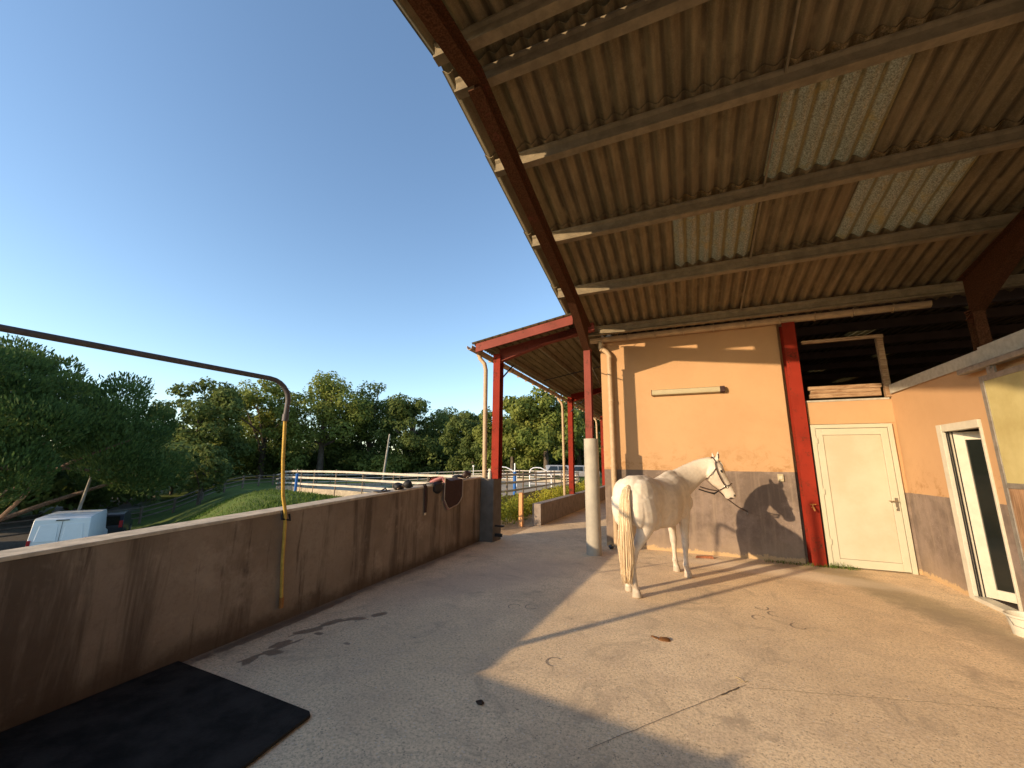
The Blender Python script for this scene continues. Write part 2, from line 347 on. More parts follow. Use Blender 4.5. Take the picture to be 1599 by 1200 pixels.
# ------------------------------------------------------------------ mesh building
class MB:
    def __init__(s): s.v = []; s.f = []; s.mi = []
    def add(s, vs, fs, mi=0):
        o = len(s.v); s.v += [tuple(p) for p in vs]; s.f += [tuple(i+o for i in f) for f in fs]; s.mi += [mi]*len(fs); return s
    def box(s, a, b, mi=0):
        (x0, y0, z0), (x1, y1, z1) = a, b
        v = [(x0,y0,z0),(x1,y0,z0),(x1,y1,z0),(x0,y1,z0),(x0,y0,z1),(x1,y0,z1),(x1,y1,z1),(x0,y1,z1)]
        return s.add(v, [(0,3,2,1),(4,5,6,7),(0,1,5,4),(1,2,6,5),(2,3,7,6),(3,0,4,7)], mi)
    def hexa(s, p, mi=0):      # 8 points: bottom ring 0-3, top ring 4-7
        return s.add(p, [(0,3,2,1),(4,5,6,7),(0,1,5,4),(1,2,6,5),(2,3,7,6),(3,0,4,7)], mi)
    def prism(s, prof, p0, p1, ux, uy, mi=0):   # profile (a,b) on axes ux,uy swept p0->p1
        p0, p1, ux, uy = Vector(p0), Vector(p1), Vector(ux), Vector(uy); n = len(prof)
        v = [p0+ux*a+uy*b for a, b in prof]+[p1+ux*a+uy*b for a, b in prof]
        return s.add(v, [tuple(range(n))[::-1], tuple(range(n, 2*n))]+[(i, (i+1) % n, n+(i+1) % n, n+i) for i in range(n)], mi)
    def tube(s, pts, r, n=10, mi=0, cap=True, flat=None):
        pts = [Vector(p) for p in pts]; N = len(pts)
        rs = r if isinstance(r, (list, tuple)) else [r]*N
        v = []; prev = None
        for i, p in enumerate(pts):
            t = (pts[min(i+1, N-1)]-pts[max(i-1, 0)]).normalized()
            if prev is None:
                a = Vector((0, 0, 1)) if abs(t.z) < .9 else Vector((1, 0, 0)); u = t.cross(a).normalized()
            else: u = (prev-t*prev.dot(t)).normalized()
            prev = u; w_ = t.cross(u)
            for k in range(n):
                an = 2*math.pi*k/n; rr = rs[i]
                v.append(p+u*math.cos(an)*rr+w_*math.sin(an)*rr*(flat if flat else 1))
        f = [(i*n+k, i*n+(k+1) % n, (i+1)*n+(k+1) % n, (i+1)*n+k) for i in range(N-1) for k in range(n)]
        if cap: f += [tuple(range(n))[::-1], tuple(range((N-1)*n, N*n))]
        return s.add(v, f, mi)
    def loft(s, rings, mi=0):
        n = len(rings[0]); v = [p for r in rings for p in r]; N = len(rings)
        f = [(i*n+k, i*n+(k+1) % n, (i+1)*n+(k+1) % n, (i+1)*n+k) for i in range(N-1) for k in range(n)]
        f += [tuple(range(n))[::-1], tuple(range((N-1)*n, N*n))]
        return s.add(v, f, mi)
    def mesh(s, name):
        me = bpy.data.meshes.new(name); me.from_pydata(s.v, [], s.f); me.update(); return me
    def build(s, name, mats, parent=None, smooth=False, bevel=0, sharp=40):
        me = s.mesh(name)
        for mm in (mats if isinstance(mats, (list, tuple)) else [mats]): me.materials.append(MT[mm] if isinstance(mm, str) else mm)
        if len(me.materials) > 1: me.polygons.foreach_set('material_index', s.mi)
        bm = bmesh.new(); bm.from_mesh(me); bmesh.ops.recalc_face_normals(bm, faces=bm.faces)
        bm.to_mesh(me); bm.free()
        o = bpy.data.objects.new(name, me); C.objects.link(o)
        if smooth:
            me.polygons.foreach_set('use_smooth', [True]*len(me.polygons))
            me.set_sharp_from_angle(angle=R_(sharp))
        if bevel:
            md = o.modifiers.new('bevel', 'BEVEL'); md.width = bevel; md.segments = 2; md.limit_method = 'ANGLE'
        if parent: o.parent = parent
        return o

def tag(o, label, cat, group=None, kind=None):
    if label: o['label'] = label
    if cat: o['category'] = cat
    if group: o['group'] = group
    if kind: o['kind'] = kind
    return o
def thing(name, label, cat, loc=(0,0,0), rz=0, group=None):
    o = bpy.data.objects.new(name, None); C.objects.link(o); o.location = loc; o.rotation_euler = (0, 0, rz); o.empty_display_size = .2
    return tag(o, label, cat, group)
def copy_tree(o, parent=None):
    c = o.copy(); C.objects.link(c); c.parent = parent
    for ch in list(o.children): copy_tree(ch, c)
    return c
def struct(o): o['kind'] = 'structure'; return o

# ------------------------------------------------------------------ terrain
def sstep(x, a, b):
    t = np.clip((x-a)/(b-a), 0, 1); return t*t*(3-2*t)
def ground_h(X, Y):
    X = np.asarray(X, float); Y = np.asarray(Y, float)
    s = (X+9)*.53+(Y-5)*.85
    plat = -.12-np.maximum(0, -X-17)*.045*sstep(-X, 15, 30)-.25*sstep(Y, 22, 40)
    d = np.hypot(X, Y); low = -3.5+1.0*sstep(d, 45, 95)
    plat = np.maximum(plat, -1.4)
    h = low+(plat-low)*sstep(s, -5.2, 2.2)
    h = h+.42*np.exp(-(((X+16.3)/3.4)**2+((Y-12.2)/1.6)**2))
    nb = sstep(X, -8.5, -5.5); h = h*(1-nb)+(-.03)*nb
    far = sstep(d, 110, 260); h = h*(1-far)+(-2.0)*far
    return h
def gh(x, y): return float(ground_h(x, y))
def axis(lo, hi, fine_lo, fine_hi, st):
    a = list(np.arange(fine_lo, fine_hi+1e-6, st)); v = fine_hi; k = st
    while v < hi: k *= 1.25; v += k; a.append(v)
    v = fine_lo; k = st; pre = []
    while v > lo: k *= 1.25; v -= k; pre.append(v)
    return np.array(pre[::-1]+a)
gx = axis(-1500, 1500, -50, 5, .6); gy = axis(-1500, 1500, 0, 50, .6)
GX, GY = np.meshgrid(gx, gy); GZ = ground_h(GX, GY)
lump = (np.sin(GX*1.7+np.cos(GY*1.3)*2)*np.cos(GY*1.9+GX*.4))*.035+(np.sin(GX*.5+1)*np.sin(GY*.45))*.10
GZ = GZ+lump*sstep(-GX, 8, 12)
nx, ny = len(gx), len(gy)
b = MB(); b.v = [tuple(p) for p in np.stack([GX.ravel(), GY.ravel(), GZ.ravel()], 1).tolist()]
b.f = [(j*nx+i, j*nx+i+1, (j+1)*nx+i+1, (j+1)*nx+i) for j in range(ny-1) for i in range(nx-1)]; b.mi = [0]*len(b.f)
struct(b.build('ground', 'ground', smooth=True, sharp=180))
# concrete yard
b = MB(); b.box((-4.1, -18, -.12), (12, 8.7, 0)); b.box((-9, -18, -.14), (-4.1, -.2, -.02)); b.box((-3.75, 8.7, -.12), (-1.0, 30, -.004))
struct(b.build('yard_floor', 'floor'))
# joints and the crack in the floor
def strip(b, pts, wd):
    for (x0, y0), (x1, y1) in zip(pts[:-1], pts[1:]):
        d = Vector((x1-x0, y1-y0, 0)); nn = Vector((-d.y, d.x, 0)).normalized()*wd/2
        b.add([(x0-nn.x, y0-nn.y, .004), (x0+nn.x, y0+nn.y, .004), (x1+nn.x, y1+nn.y, .004), (x1-nn.x, y1-nn.y, .004)], [(0, 3, 2, 1)])
def wig(p, q, n, a):
    out = []
    for i in range(n+1):
        t = i/n; out.append((p[0]+(q[0]-p[0])*t+random.uniform(-a, a), p[1]+(q[1]-p[1])*t+random.uniform(-a, a)))
    return out
b = MB()
strip(b, wig((-1.6, 7.35), (1.2, 7.28), 30, .004), .007)
strip(b, wig((-.62, 2.6), (.30, 3.75), 24, .004), .0035)
strip(b, wig((.30, 3.72), (2.6, 4.35), 40, .006), .003)
strip(b, wig((.12, 3.52), (.26, 3.70), 6, .006), .008)
struct(b.build('floor_joint', 'joint'))

# ------------------------------------------------------------------ stable building (orange walls)
bld = thing('stable_building', 'orange rendered stable walls with grey painted base, beige gutter and dark open loft', 'building')
b = MB(); b.box((-1.55, 8.54, -.1), (1.77, 8.74, 4.28)); b.build('front_wall', 'wall', bld)
b = MB(); b.box((-1.56, 8.745, -.1), (-1.36, 42, 4.72)); b.build('gable_wall', 'wall', bld)
b = MB(); b.box((1.77, 8.66, -.1), (2.06, 8.75, 4.28)); b.build('recess_wall', 'wall', bld)
b = MB(); b.box((2.06, 8.47, 2.33), (3.235, 8.6, 2.72)); b.box((3.175, 8.47, -.1), (3.235, 8.6, 2.327)); b.build('lintel_wall', 'wall2', bld)
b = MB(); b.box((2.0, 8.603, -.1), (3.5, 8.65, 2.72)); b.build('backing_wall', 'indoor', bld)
# side wall with doorway, X = 3.235
b = MB(); b.box((3.235, 7.30, -.1), (3.42, 8.6, 2.86)); b.box((3.235, 6.44, 2.18), (3.42, 7.30, 2.86))
b.box((3.235, 1.5, -.1), (3.42, 6.44, 2.86)); b.build('side_wall', 'wall2', bld)
b = MB(); b.box((3.215, 6.2, 2.862), (3.44, 8.42, 2.95)); b.box((3.213, 1.5, 2.862), (3.442, 6.197, 2.98))
b.box((3.205, 1.5, 2.80), (3.214, 8.4, 2.95)); b.build('wall_coping', 'capwhite', bld, bevel=.006)
b = MB(); b.box((2.05, 8.46, 2.722), (3.21, 8.62, 2.752)); b.build('sill_strip', 'capwhite', bld)
# dark interior behind
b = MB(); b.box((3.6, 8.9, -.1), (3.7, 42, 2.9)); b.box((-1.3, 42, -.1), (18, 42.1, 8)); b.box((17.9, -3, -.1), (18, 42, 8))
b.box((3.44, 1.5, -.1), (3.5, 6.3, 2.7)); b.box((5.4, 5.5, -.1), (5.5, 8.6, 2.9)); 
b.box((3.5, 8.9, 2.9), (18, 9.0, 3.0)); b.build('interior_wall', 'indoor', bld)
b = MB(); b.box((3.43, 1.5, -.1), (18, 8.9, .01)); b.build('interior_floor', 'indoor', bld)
# loft roof beyond the valley gutter with four small roof lights
def corr(b, x0, x1, y0, y1, zf, ph=0, wl=.1794, amp=.033, th=.008, per=10, along='y', mi=0):
    n = max(4, int(round((x1-x0)/wl*per))); xs = [x0+(x1-x0)*i/n for i in range(n+1)]
    v = []
    for y in (y0, y1):
        for x in xs:
            z = zf(y)+amp*math.cos(2*math.pi*(x-ph)/wl); v.append((x, y, z)); v.append((x, y, z-th))
    m_ = 2*(n+1); f = []
    for i in range(n):
        a = 2*i; f += [(a, a+2, m_+a+2, m_+a), (a+1, m_+a+1, m_+a+3, a+3), (a, a+1, a+3, a+2), (m_+a, m_+a+2, m_+a+3, m_+a+1)]
    f += [(0, m_, m_+1, 1), (2*n, 2*n+1, m_+2*n+1, m_+2*n)]
    b.add(v, f, mi)
zf2 = lambda y: 4.75+.07*(y-8.6)
holes = [(4.15, 11.5, .45, 1.3), (6.1, 15.7, .4, 1.2), (5.0, 18.3, .5, 1.6), (7.2, 22.9, .5, 1.9), (5.6, 10.4, .3, .5)]
rb = MB()
ys = sorted(set([8.75, 42]+[h[1] for h in holes]+[h[1]+h[3] for h in holes]))
for y0, y1 in zip(ys[:-1], ys[1:]):
    hs = sorted([h for h in holes if h[1] <= y0+1e-6 and h[1]+h[3] >= y1-1e-6]); x = -1.5
    for h in hs:
        if h[0] > x: corr(rb, x, h[0], y0, y1, zf2, per=4)
        x = h[0]+h[2]
    corr(rb, x, 18, y0, y1, zf2, per=4)
rb.build('loft_roof', 'sheet', bld)
for h in holes: lb = MB(); corr(lb, h[0], h[0]+h[2], h[1], h[1]+h[3], zf2, per=4); lb.build('roof_light', 'trans', bld)
b = MB()
for y in (9.6, 11.0, 13.0, 14.8, 17.5, 20.6): b = MB(); b.box((-1.3, y, zf2(y)-.25), (17, y+.09, zf2(y)-.05)); b.build('loft_purlin', 'indoor', bld)
# gutter over the front wall
gut = MB(); pr = [(.00, .0), (.0, -.02), (-.012, -.07), (-.045, -.10), (-.09, -.10), (-.125, -.07), (-.135, -.02), (-.135, 0), (-.128, 0), (-.12, -.06), (-.09, -.09), (-.045, -.09), (-.01, -.06), (-.008, 0)]
gut.prism(pr, (-1.75, 8.53, 4.33), (3.95, 8.53, 4.33), (0, 1, 0), (0, 0, 1))
for x in np.arange(-1.5, 3.9, .55): gut.box((x, 8.385, 4.215), (x+.02, 8.5, 4.34))
g = gut.build('gutter', 'pvc_beige', bld, bevel=0)
b = MB(); b.tube([(-1.52, 8.46, 4.28), (-1.52, 8.46, 4.15), (-1.49, 8.45, 4.08), (-1.40, 8.44, 4.0), (-1.35, 8.44, 3.93), (-1.35, 8.44, 3.8), (-1.34, 8.44, .02)], .055, 14)
for z in (1.55, 2.9, 3.85): b.tube([(-1.345, 8.44, z), (-1.345, 8.44, z+.05)], .063, 14)
b.tube([(-1.50, 8.455, 4.20), (-1.52, 8.46, 4.12), (-1.485, 8.45, 4.05)], .066, 14)
b.build('downpipe', 'pvc_beige', bld, smooth=True)
# steel column by the door
def ibeam(b, p0, p1, fw, d, up, side, tf=.012, tw=.009, d1=None, mi=0):
    """I section; flanges width fw along `side`, depth d along `up` (tapers to d1)"""
    p0, p1, up, side = Vector(p0), Vector(p1), Vector(up).normalized(), Vector(side).normalized()
    d1 = d if d1 is None else d1
    def ring(p, dd, lo, hi, hw): return [p+side*(-hw)+up*lo, p+side*hw+up*lo, p+side*hw+up*hi, p+side*(-hw)+up*hi]
    for lo0, hi0, lo1, hi1, hw in ((-d/2, -d/2+tf, -d1/2, -d1/2+tf, fw/2), (d/2-tf, d/2, d1/2-tf, d1/2, fw/2), (-d/2+tf, d/2-tf, -d1/2+tf, d1/2-tf, tw/2)):
        b.hexa(ring(p0, d, lo0, hi0, hw)+ring(p1, d1, lo1, hi1, hw), mi)
b = MB(); ibeam(b, (1.93, 8.52, 0), (1.93, 8.52, 4.22), .20, .24, (0, 1, 0), (1, 0, 0))
b.build('wall_column', 'red', bld, bevel=.002)
# white door
d = thing('white_door', None, None); d.parent = bld
b = MB(); b.box((2.065, 8.43, .0), (2.125, 8.50, 2.32)); b.box((3.11, 8.43, .0), (3.172, 8.50, 2.32)); b.box((2.125, 8.43, 2.255), (3.11, 8.50, 2.32)); b.build('door_frame', 'door', d, bevel=.004)
b = MB(); b.box((2.132, 8.438, .02), (2.225, 8.495, 2.248)); b.box((3.01, 8.438, .02), (3.103, 8.495, 2.248)); b.box((2.225, 8.438, .02), (3.01, 8.495, .14)); b.box((2.225, 8.438, 2.14), (3.01, 8.495, 2.248)); b.build('door_leaf', 'door', d, bevel=.004)
b = MB(); b.box((2.229, 8.452, .144), (3.006, 8.49, 2.136)); b.build('door_panel', 'doorp', d)
b = MB(); b.box((3.04, 8.43, .93), (3.08, 8.437, 1.13)); b.tube([(3.06, 8.43, 1.08), (3.06, 8.385, 1.08), (2.95, 8.385, 1.08)], .009, 8); b.tube([(3.06, 8.43, .97), (3.06, 8.42, .97)], .014, 10); b.build('door_handle', 'bright', d, smooth=True)
for z in (.35, 1.15, 2.0): b = MB(); b.box((2.119, 8.418, z), (2.139, 8.43, z+.09)); b.build('hinge', 'door', d)
# open glazed doorway
d = thing('glazed_doorway', None, None); d.parent = bld
b = MB(); b.box((3.20, 7.19, 0), (3.30, 7.298, 2.175)); b.box((3.205, 6.45, 2.08), (3.30, 7.19, 2.175)); b.box((3.19, 6.45, 0.0), (3.33, 7.19, .05)); b.box((3.215, 6.442, .05), (3.30, 6.47, 2.08)); b.build('door_frame', 'white', d, bevel=.004)
b = MB(); b.box((3.30, 7.175, .05), (3.315, 7.19, 2.08)); b.box((3.26, 7.172, .05), (3.268, 7.19, 2.08)); b.box((3.24, 7.172, .05), (3.246, 7.19, 2.08)); b.build('seal', 'black', d)
lf = bpy.data.objects.new('open_leaf', None); C.objects.link(lf); lf.parent = d; lf.location = (3.31, 7.16, 0); lf.rotation_euler = (0, 0, R_(40))
b = MB(); W = .74
b.box((-.03, -.105, .06), (.03, 0, 2.07)); b.box((-.03, -W, .06), (.03, -W+.105, 2.07)); b.box((-.03, -W+.105, .06), (.03, -.105, .17)); b.box((-.03, -W+.105, 1.965), (.03, -.105, 2.07)); b.build('leaf_frame', 'white', lf, bevel=.004)
b = MB(); b.box((-.008, -W+.1, .165), (.008, -.1, 1.97)); b.build('glass_pane', 'glass', lf)
# loft opening timbers
b = MB(); b.box((2.13, 8.46, 2.79), (3.12, 8.53, 2.865)); b.box((2.15, 8.465, 2.868), (3.12, 8.53, 2.93)); b.box((2.12, 8.46, 2.933), (3.14, 8.52, 3.0)); b.build('loft_plank', 'plank', bld, bevel=.004)
b = MB(); b.box((2.11, 8.45, 3.79), (3.27, 8.49, 3.85)); b.hexa([(3.17, 8.44, 2.76), (3.255, 8.44, 2.76), (3.255, 8.52, 2.76), (3.17, 8.52, 2.76), (3.17, 8.44, 3.785), (3.255, 8.44, 3.785), (3.255, 8.52, 3.785), (3.17, 8.52, 3.785)]); b.build('loft_batten', 'plank', bld, bevel=.003)

# wall lamp, switch
lp = thing('wall_lamp', 'long beige fluorescent batten lamp high on the orange wall', 'lamp', (.14, 8.54, 3.05))
b = MB(); b.prism([(0, -.05), (-.05, -.062), (-.085, -.045), (-.10, 0), (-.085, .045), (-.05, .062), (0, .05)], (-.66, -.001, 0), (.58, -.001, 0), (0, 1, 0), (0, 0, 1)); b.build('lamp_shade', 'switch', lp, smooth=True)
b = MB(); b.prism([(0, -.054), (-.05, -.066), (-.09, -.048), (-.105, 0), (-.09, .048), (-.05, .066), (0, .054)], (.582, -.001, 0), (.665, -.001, 0), (0, 1, 0), (0, 0, 1)); b.build('end_cap', 'brown', lp, smooth=True); b = MB(); b.prism([(0, -.054), (-.05, -.066), (-.09, -.048), (-.105, 0), (-.09, .048), (-.05, .066), (0, .054)], (-.67, -.001, 0), (-.662, -.001, 0), (0, 1, 0), (0, 0, 1)); b.build('end_cap', 'brown', lp, smooth=True)
sw = thing('wall_switch', 'small cream switch box on the grey part of the wall beside the red column', 'switch', (1.55, 8.54, 1.405))
b = MB(); b.box((-.045, -.03, -.065), (.045, -.001, .065)); b.build('switch_box', 'switch', sw, bevel=.006)
b = MB(); b.box((-.025, -.036, -.02), (.025, -.0301, .03)); b.build('rocker', 'door', sw, bevel=.002)
tp = thing('wall_tap', 'rusty brass tap fixed low on the red column', 'tap', (1.93, 8.40, .93))
b = MB(); b.tube([(0, 0, 0), (0, -.08, 0), (.01, -.10, -.05)], .014, 10); b.tube([(-.005, -.06, 0), (-.005, -.06, .05)], .01, 8); b.build('spout', 'brass', tp, smooth=True)
b = MB(); b.tube([(-.045, -.06, .05), (.045, -.06, .055)], .009, 8); b.build('tap_handle', 'brass', tp, smooth=True)

# ------------------------------------------------------------------ canopy roof (gable, ridge parallel to X)
RID = 2.8
def zroof(y): return 4.50+.212*(8.0-y) if y >= RID else 4.50+.212*(8.0-RID)-.17*(RID-y)
cn = thing('canopy_roof', 'big corrugated fibre cement canopy on rusty steel frames with concrete purlins over the yard', 'canopy')
SW = 1.0767; X0 = -2.08
rows = [(8.55, 7.93), (8.0-.07+.10, 6.55), (6.67, 5.18), (5.30, 3.85), (3.97, 2.86)]
prl = [8.0+.15, 6.67, 5.30, 3.95, 2.97]
tr = {(2, 2): 1, (2, 4): 1, (3, 3): 1}
def sheetrow(y_low, y_high, tset, lab):
    zf = lambda y: zroof(y)+.045+.030*abs(y-y_high)/abs(y_low-y_high)
    k = 0; x = X0
    while x < 11.5:
        k0 = k
        t = k in tset
        if t: k += 1
        else:
            while k not in tset and X0+k*SW < 11.5: k += 1
        b = MB(); corr(b, X0+k0*SW, X0+k*SW, y_low, y_high, zf, ph=X0)
        b.build('translucent_sheet' if t else 'roof_sheet', 'trans' if t else 'sheet', cn, smooth=True, sharp=60)
        x = X0+k*SW
# (row index from the wall): row spans between purlins, k = sheet column counted from the open end
sheetrow(8.62, 6.60, (), 0)
sheetrow(6.75, 5.22, (2, 4), 1)
sheetrow(5.38, 3.87, (3,), 2)
sheetrow(4.03, 2.87, (), 3)
sheetrow(1.52, 2.73, (), 4); sheetrow(.18, 1.62, (), 5); sheetrow(-1.15, .30, (), 6); sheetrow(-2.9, -1.05, (), 7)
b = MB()
for s_ in (1, -1):
    z0 = zroof(RID)+.104
    b.hexa([(X0, RID, z0+.01), (11, RID, z0+.01), (11, RID+s_*.17, z0-.045), (X0, RID+s_*.17, z0-.045), (X0, RID, z0+.018), (11, RID, z0+.018), (11, RID+s_*.17, z0-.037), (X0, RID+s_*.17, z0-.037)])
b.build('ridge_cap', 'sheet', cn)
PP = [(-.05, 0), (.05, 0), (.05, .028), (.022, .055), (.022, .135), (.045, .16), (.045, .185), (-.045, .185), (-.045, .16), (-.022, .135), (-.022, .055), (-.05, .028)]
for y in (8.12, 6.67, 5.30, 3.95, 2.97, 2.58, 1.55, .25, -1.1, -2.4):
    b = MB(); z = zroof(y)-.175
    b.prism(PP, (-1.95, y, z), (11, y, z), (0, 1, 0), (0, 0, 1)); b.build('purlin', 'purlin', cn)
def frame(X, mat_r, mat_c, rear=True):
    # rafters below the purlins: flange bottom line with haunches
    side = (1, 0, 0)
    for sgn, yc in ((1, 7.62), (-1, 2*RID-7.62)):
        f = lambda y: RID+sgn*(y-RID)
        def zt(y): return zroof(RID+abs(y-RID))-.18 if True else 0
        prof = [(7.72, .65), (6.4, .27), (RID+.0, .25)] if sgn == 1 else [(7.72, .5), (6.4, .22), (RID+.0, .2)]
        for (ya, da), (yb, db) in zip(prof[:-1], prof[1:]):
            za, zb = zroof(f(ya))-.18, zroof(f(yb))-.18
            up = Vector((0, sgn*.212, 1)).normalized()
            b = MB()
            hw = .07
            def ring(y, lo, hi, w_): return [(X-w_, f(y), lo), (X+w_, f(y), lo), (X+w_, f(y), hi), (X-w_, f(y), hi)]
            b.hexa(ring(ya, za-da, za-da+.014, hw)+ring(yb, zb-db, zb-db+.014, hw))
            b.hexa(ring(ya, za-.014, za, hw)+ring(yb, zb-.014, zb, hw))
            b.hexa(ring(ya, za-da+.014, za-.014, .005)+ring(yb, zb-db+.014, zb-.014, .005))
            b.build('rafter', mat_r, cn)
        if sgn == 1 or rear:
            b = MB(); ibeam(b, (X, f(7.62), 0), (X, f(7.62), 3.86), .13, .16, (0, 1, 0), side)
            for z in (.4,): b.box((X-.07, f(7.62)-.1, 3.84), (X+.07, f(7.62)+.1, 3.865))
            b.build('column', mat_c, cn)
frame(-1.64, 'rusty', 'redold'); frame(4.02, 'rusty', 'rusty'); frame(9.4, 'rusty', 'rusty', True)
b = MB(); b.tube([(1.15, y, zroof(y)-.03) for y in (8.1, 6.67, 5.3, 3.95, 2.97)], .014, 8); b.tube([(6.6, y, zroof(y)-.03) for y in (8.1, 2.97)], .014, 8); b.build('tie_rod', 'purlin', cn)
b = MB(); b.tube([(-1.6, 7.6, 4.15), (-1.35, 7.9, 4.25), (-1.1, 8.1, 4.3)], .008, 6); b.build('cable', 'black', cn)

# pvc guard round the column
pg = thing('plastic_pipe_guard', 'thick grey plastic drain pipe standing round the foot of the canopy column', 'pipe', (-1.62, 7.62, 0))
b = MB(); n = 32; ro, ri = .135, .125; rings = []
for z, r in ((0, ro), (2.08, ro)): rings.append([(r*math.cos(2*math.pi*i/n), r*math.sin(2*math.pi*i/n), z) for i in range(n)])
for z, r in ((2.08, ri), (0.02, ri)): rings.append([(r*math.cos(2*math.pi*i/n), r*math.sin(2*math.pi*i/n), z) for i in range(n)])
v = [p for r in rings for p in r]; b.add(v, [(i*n+k, i*n+(k+1) % n, (i+1)*n+(k+1) % n, (i+1)*n+k) for i in range(3) for k in range(n)])
b.build('pipe_body', 'pvc_grey', pg, smooth=True)

# ------------------------------------------------------------------ low walls
def lwx(y): return -3.80-.0397*(y-1.3)
def lwz(y): return 1.015+.0445*(y-1.1)
lw = thing('boundary_wall', 'long low stained concrete wall along the left side of the yard', 'wall')
b = MB(); y0, y1 = .12, 7.80; T = .26
b.hexa([(lwx(y0)-T, y0, -1.2), (lwx(y0), y0, -.1), (lwx(y1), y1, -.1), (lwx(y1)-T, y1, -1.2), (lwx(y0)-T, y0, lwz(y0)-.03), (lwx(y0), y0, lwz(y0)-.03), (lwx(y1), y1, lwz(y1)-.03), (lwx(y1)-T, y1, lwz(y1)-.03)])
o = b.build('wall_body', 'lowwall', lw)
b = MB(); b.hexa([(lwx(y0)-T, y0, lwz(y0)-.028), (lwx(y0)+.002, y0, lwz(y0)-.028), (lwx(y1)+.002, y1, lwz(y1)-.028), (lwx(y1)-T, y1, lwz(y1)-.028), (lwx(y0)-T, y0, lwz(y0)), (lwx(y0)-.004, y0, lwz(y0)), (lwx(y1)-.004, y1, lwz(y1)), (lwx(y1)-T, y1, lwz(y1))]); b.build('coping', 'cap', lw, bevel=.004)
rw = thing('return_wall', 'low concrete wall closing the wash bay behind the photographer', 'wall')
b = MB(); b.hexa([(-4.25, -.05, -.1), (-1.0, -.55, -.1), (-1.0, -.32, -.1), (-4.2, .18, -.1), (-4.25, -.05, .94), (-1.0, -.55, .94), (-1.0, -.32, .94), (-4.2, .18, .94)]); b.build('wall_body', 'lowwall', rw)
gb = thing('shadow_block', 'small unseen block added on the low wall to cast a bump of shadow', 'box', (-2.12, -.24, .94), R_(-9))  # out-of-view block with handle, added for the bump along the wall's floor shadow
b = MB(); b.box((-.035, -.03, 0), (.035, .03, .035)); b.build('box_body', 'black', gb, bevel=.01)
b = MB(); b.tube([(-.025, 0, .035), (-.02, 0, .055), (.02, 0, .055), (.025, 0, .035)], .005, 6); b.build('handle', 'black', gb)

pl = thing('concrete_pillar', 'dark square concrete pillar at the far end of the low wall carrying the red post', 'pillar')
b = MB(); b.box((-4.24, 7.81, -.6), (-3.76, 8.22, 1.275)); b.build('pillar_body', 'conc_dark', pl, bevel=.008)
b = MB(); b.box((-3.758, 7.9, .30), (-3.56, 7.95, .325)); b.box((-3.758, 7.9, .10), (-3.60, 7.95, .16)); b.build('steel_bracket', 'black', pl)

# column at the near end of the wall, with the wash boom hanging from it
sc = thing('steel_post', 'slim round red steel post standing at the near corner of the low walls', 'post', (-4.15, .02, .96))
b = MB(); b.tube([(0, 0, 0), (0, 0, 2.7)], .042, 14); b.build('column_shaft', 'red', sc, smooth=True)
b = MB(); b.box((-.12, -.12, 0), (.12, .12, .015)); b.build('base_plate', 'red', sc)
bm_ = thing('wash_boom', 'overhead pipe boom with a yellow hose hanging over the low wall', 'hose boom')
P = [(-4.13, .06, 2.43)]; E_ = Vector((-3.715, 2.80, 2.405)); D_ = (E_-Vector(P[0])).normalized(); 
P.append(tuple(E_-D_*.20))
for a in (15, 30, 45, 60, 75, 90): P.append(tuple(E_-D_*.20+D_*.20*math.sin(R_(a))+Vector((0, 0, -.20*(1-math.cos(R_(a)))))))
P.append((E_.x-.008, E_.y, 2.02)); 
b = MB(); b.tube(P, .024, 12); b.build('boom_pipe', 'boompipe', bm_, smooth=True)
b = MB(); b.tube([(E_.x-.008, E_.y, 2.0), (E_.x-.008, E_.y, 2.07)], .030, 12); b.build('hose_clamp', 'boompipe', bm_, smooth=True)
xx = lwx(3.02)
b = MB(); b.tube([(E_.x-.01, E_.y, 2.03), (E_.x-.03, E_.y+.05, 1.6), (E_.x-.06, E_.y+.12, 1.25), (xx+.06, 2.99, 1.10), (xx+.045, 3.02, .95), (xx+.03, 3.05, .6), (xx+.03, 3.09, .22)], .0165, 10); b.build('hose', 'hose', bm_, smooth=True)
b = MB(); b.tube([(xx+.03, 3.09, .25), (xx+.03, 3.095, .15)], .022, 10); b.build('hose_nozzle', 'brass', bm_, smooth=True)
b = MB(); b.tube([(xx+.035, 2.97, 1.10), (xx+.055, 2.97, 1.02), (xx+.06, 3.06, 1.0), (xx+.035, 3.06, 1.06)], .012, 6); b.build('hose_tie', 'black', bm_)

# rubber mat
b = MB(); rs_ = random.Random(3)
out = [(-3.83, 2.215), (-3.3, 2.205), (-2.8, 2.19), (-2.33, 2.175), (-2.29, 2.15), (-2.27, 1.95), (-2.24, 1.7), (-2.21, .9), (-2.2, .3), (-3.75, .3), (-3.79, 1.3)]
n = len(out); b.add([(x, y, .006) for x, y in out]+[(x, y, .026) for x, y in out], [tuple(range(n))[::-1], tuple(range(n, 2*n))]+[(i, (i+1) % n, n+(i+1) % n, n+i) for i in range(n)])
tag(b.build('rubber_mat', 'rubber', bevel=.006), 'black rubber mat lying on the floor against the low wall', 'mat')

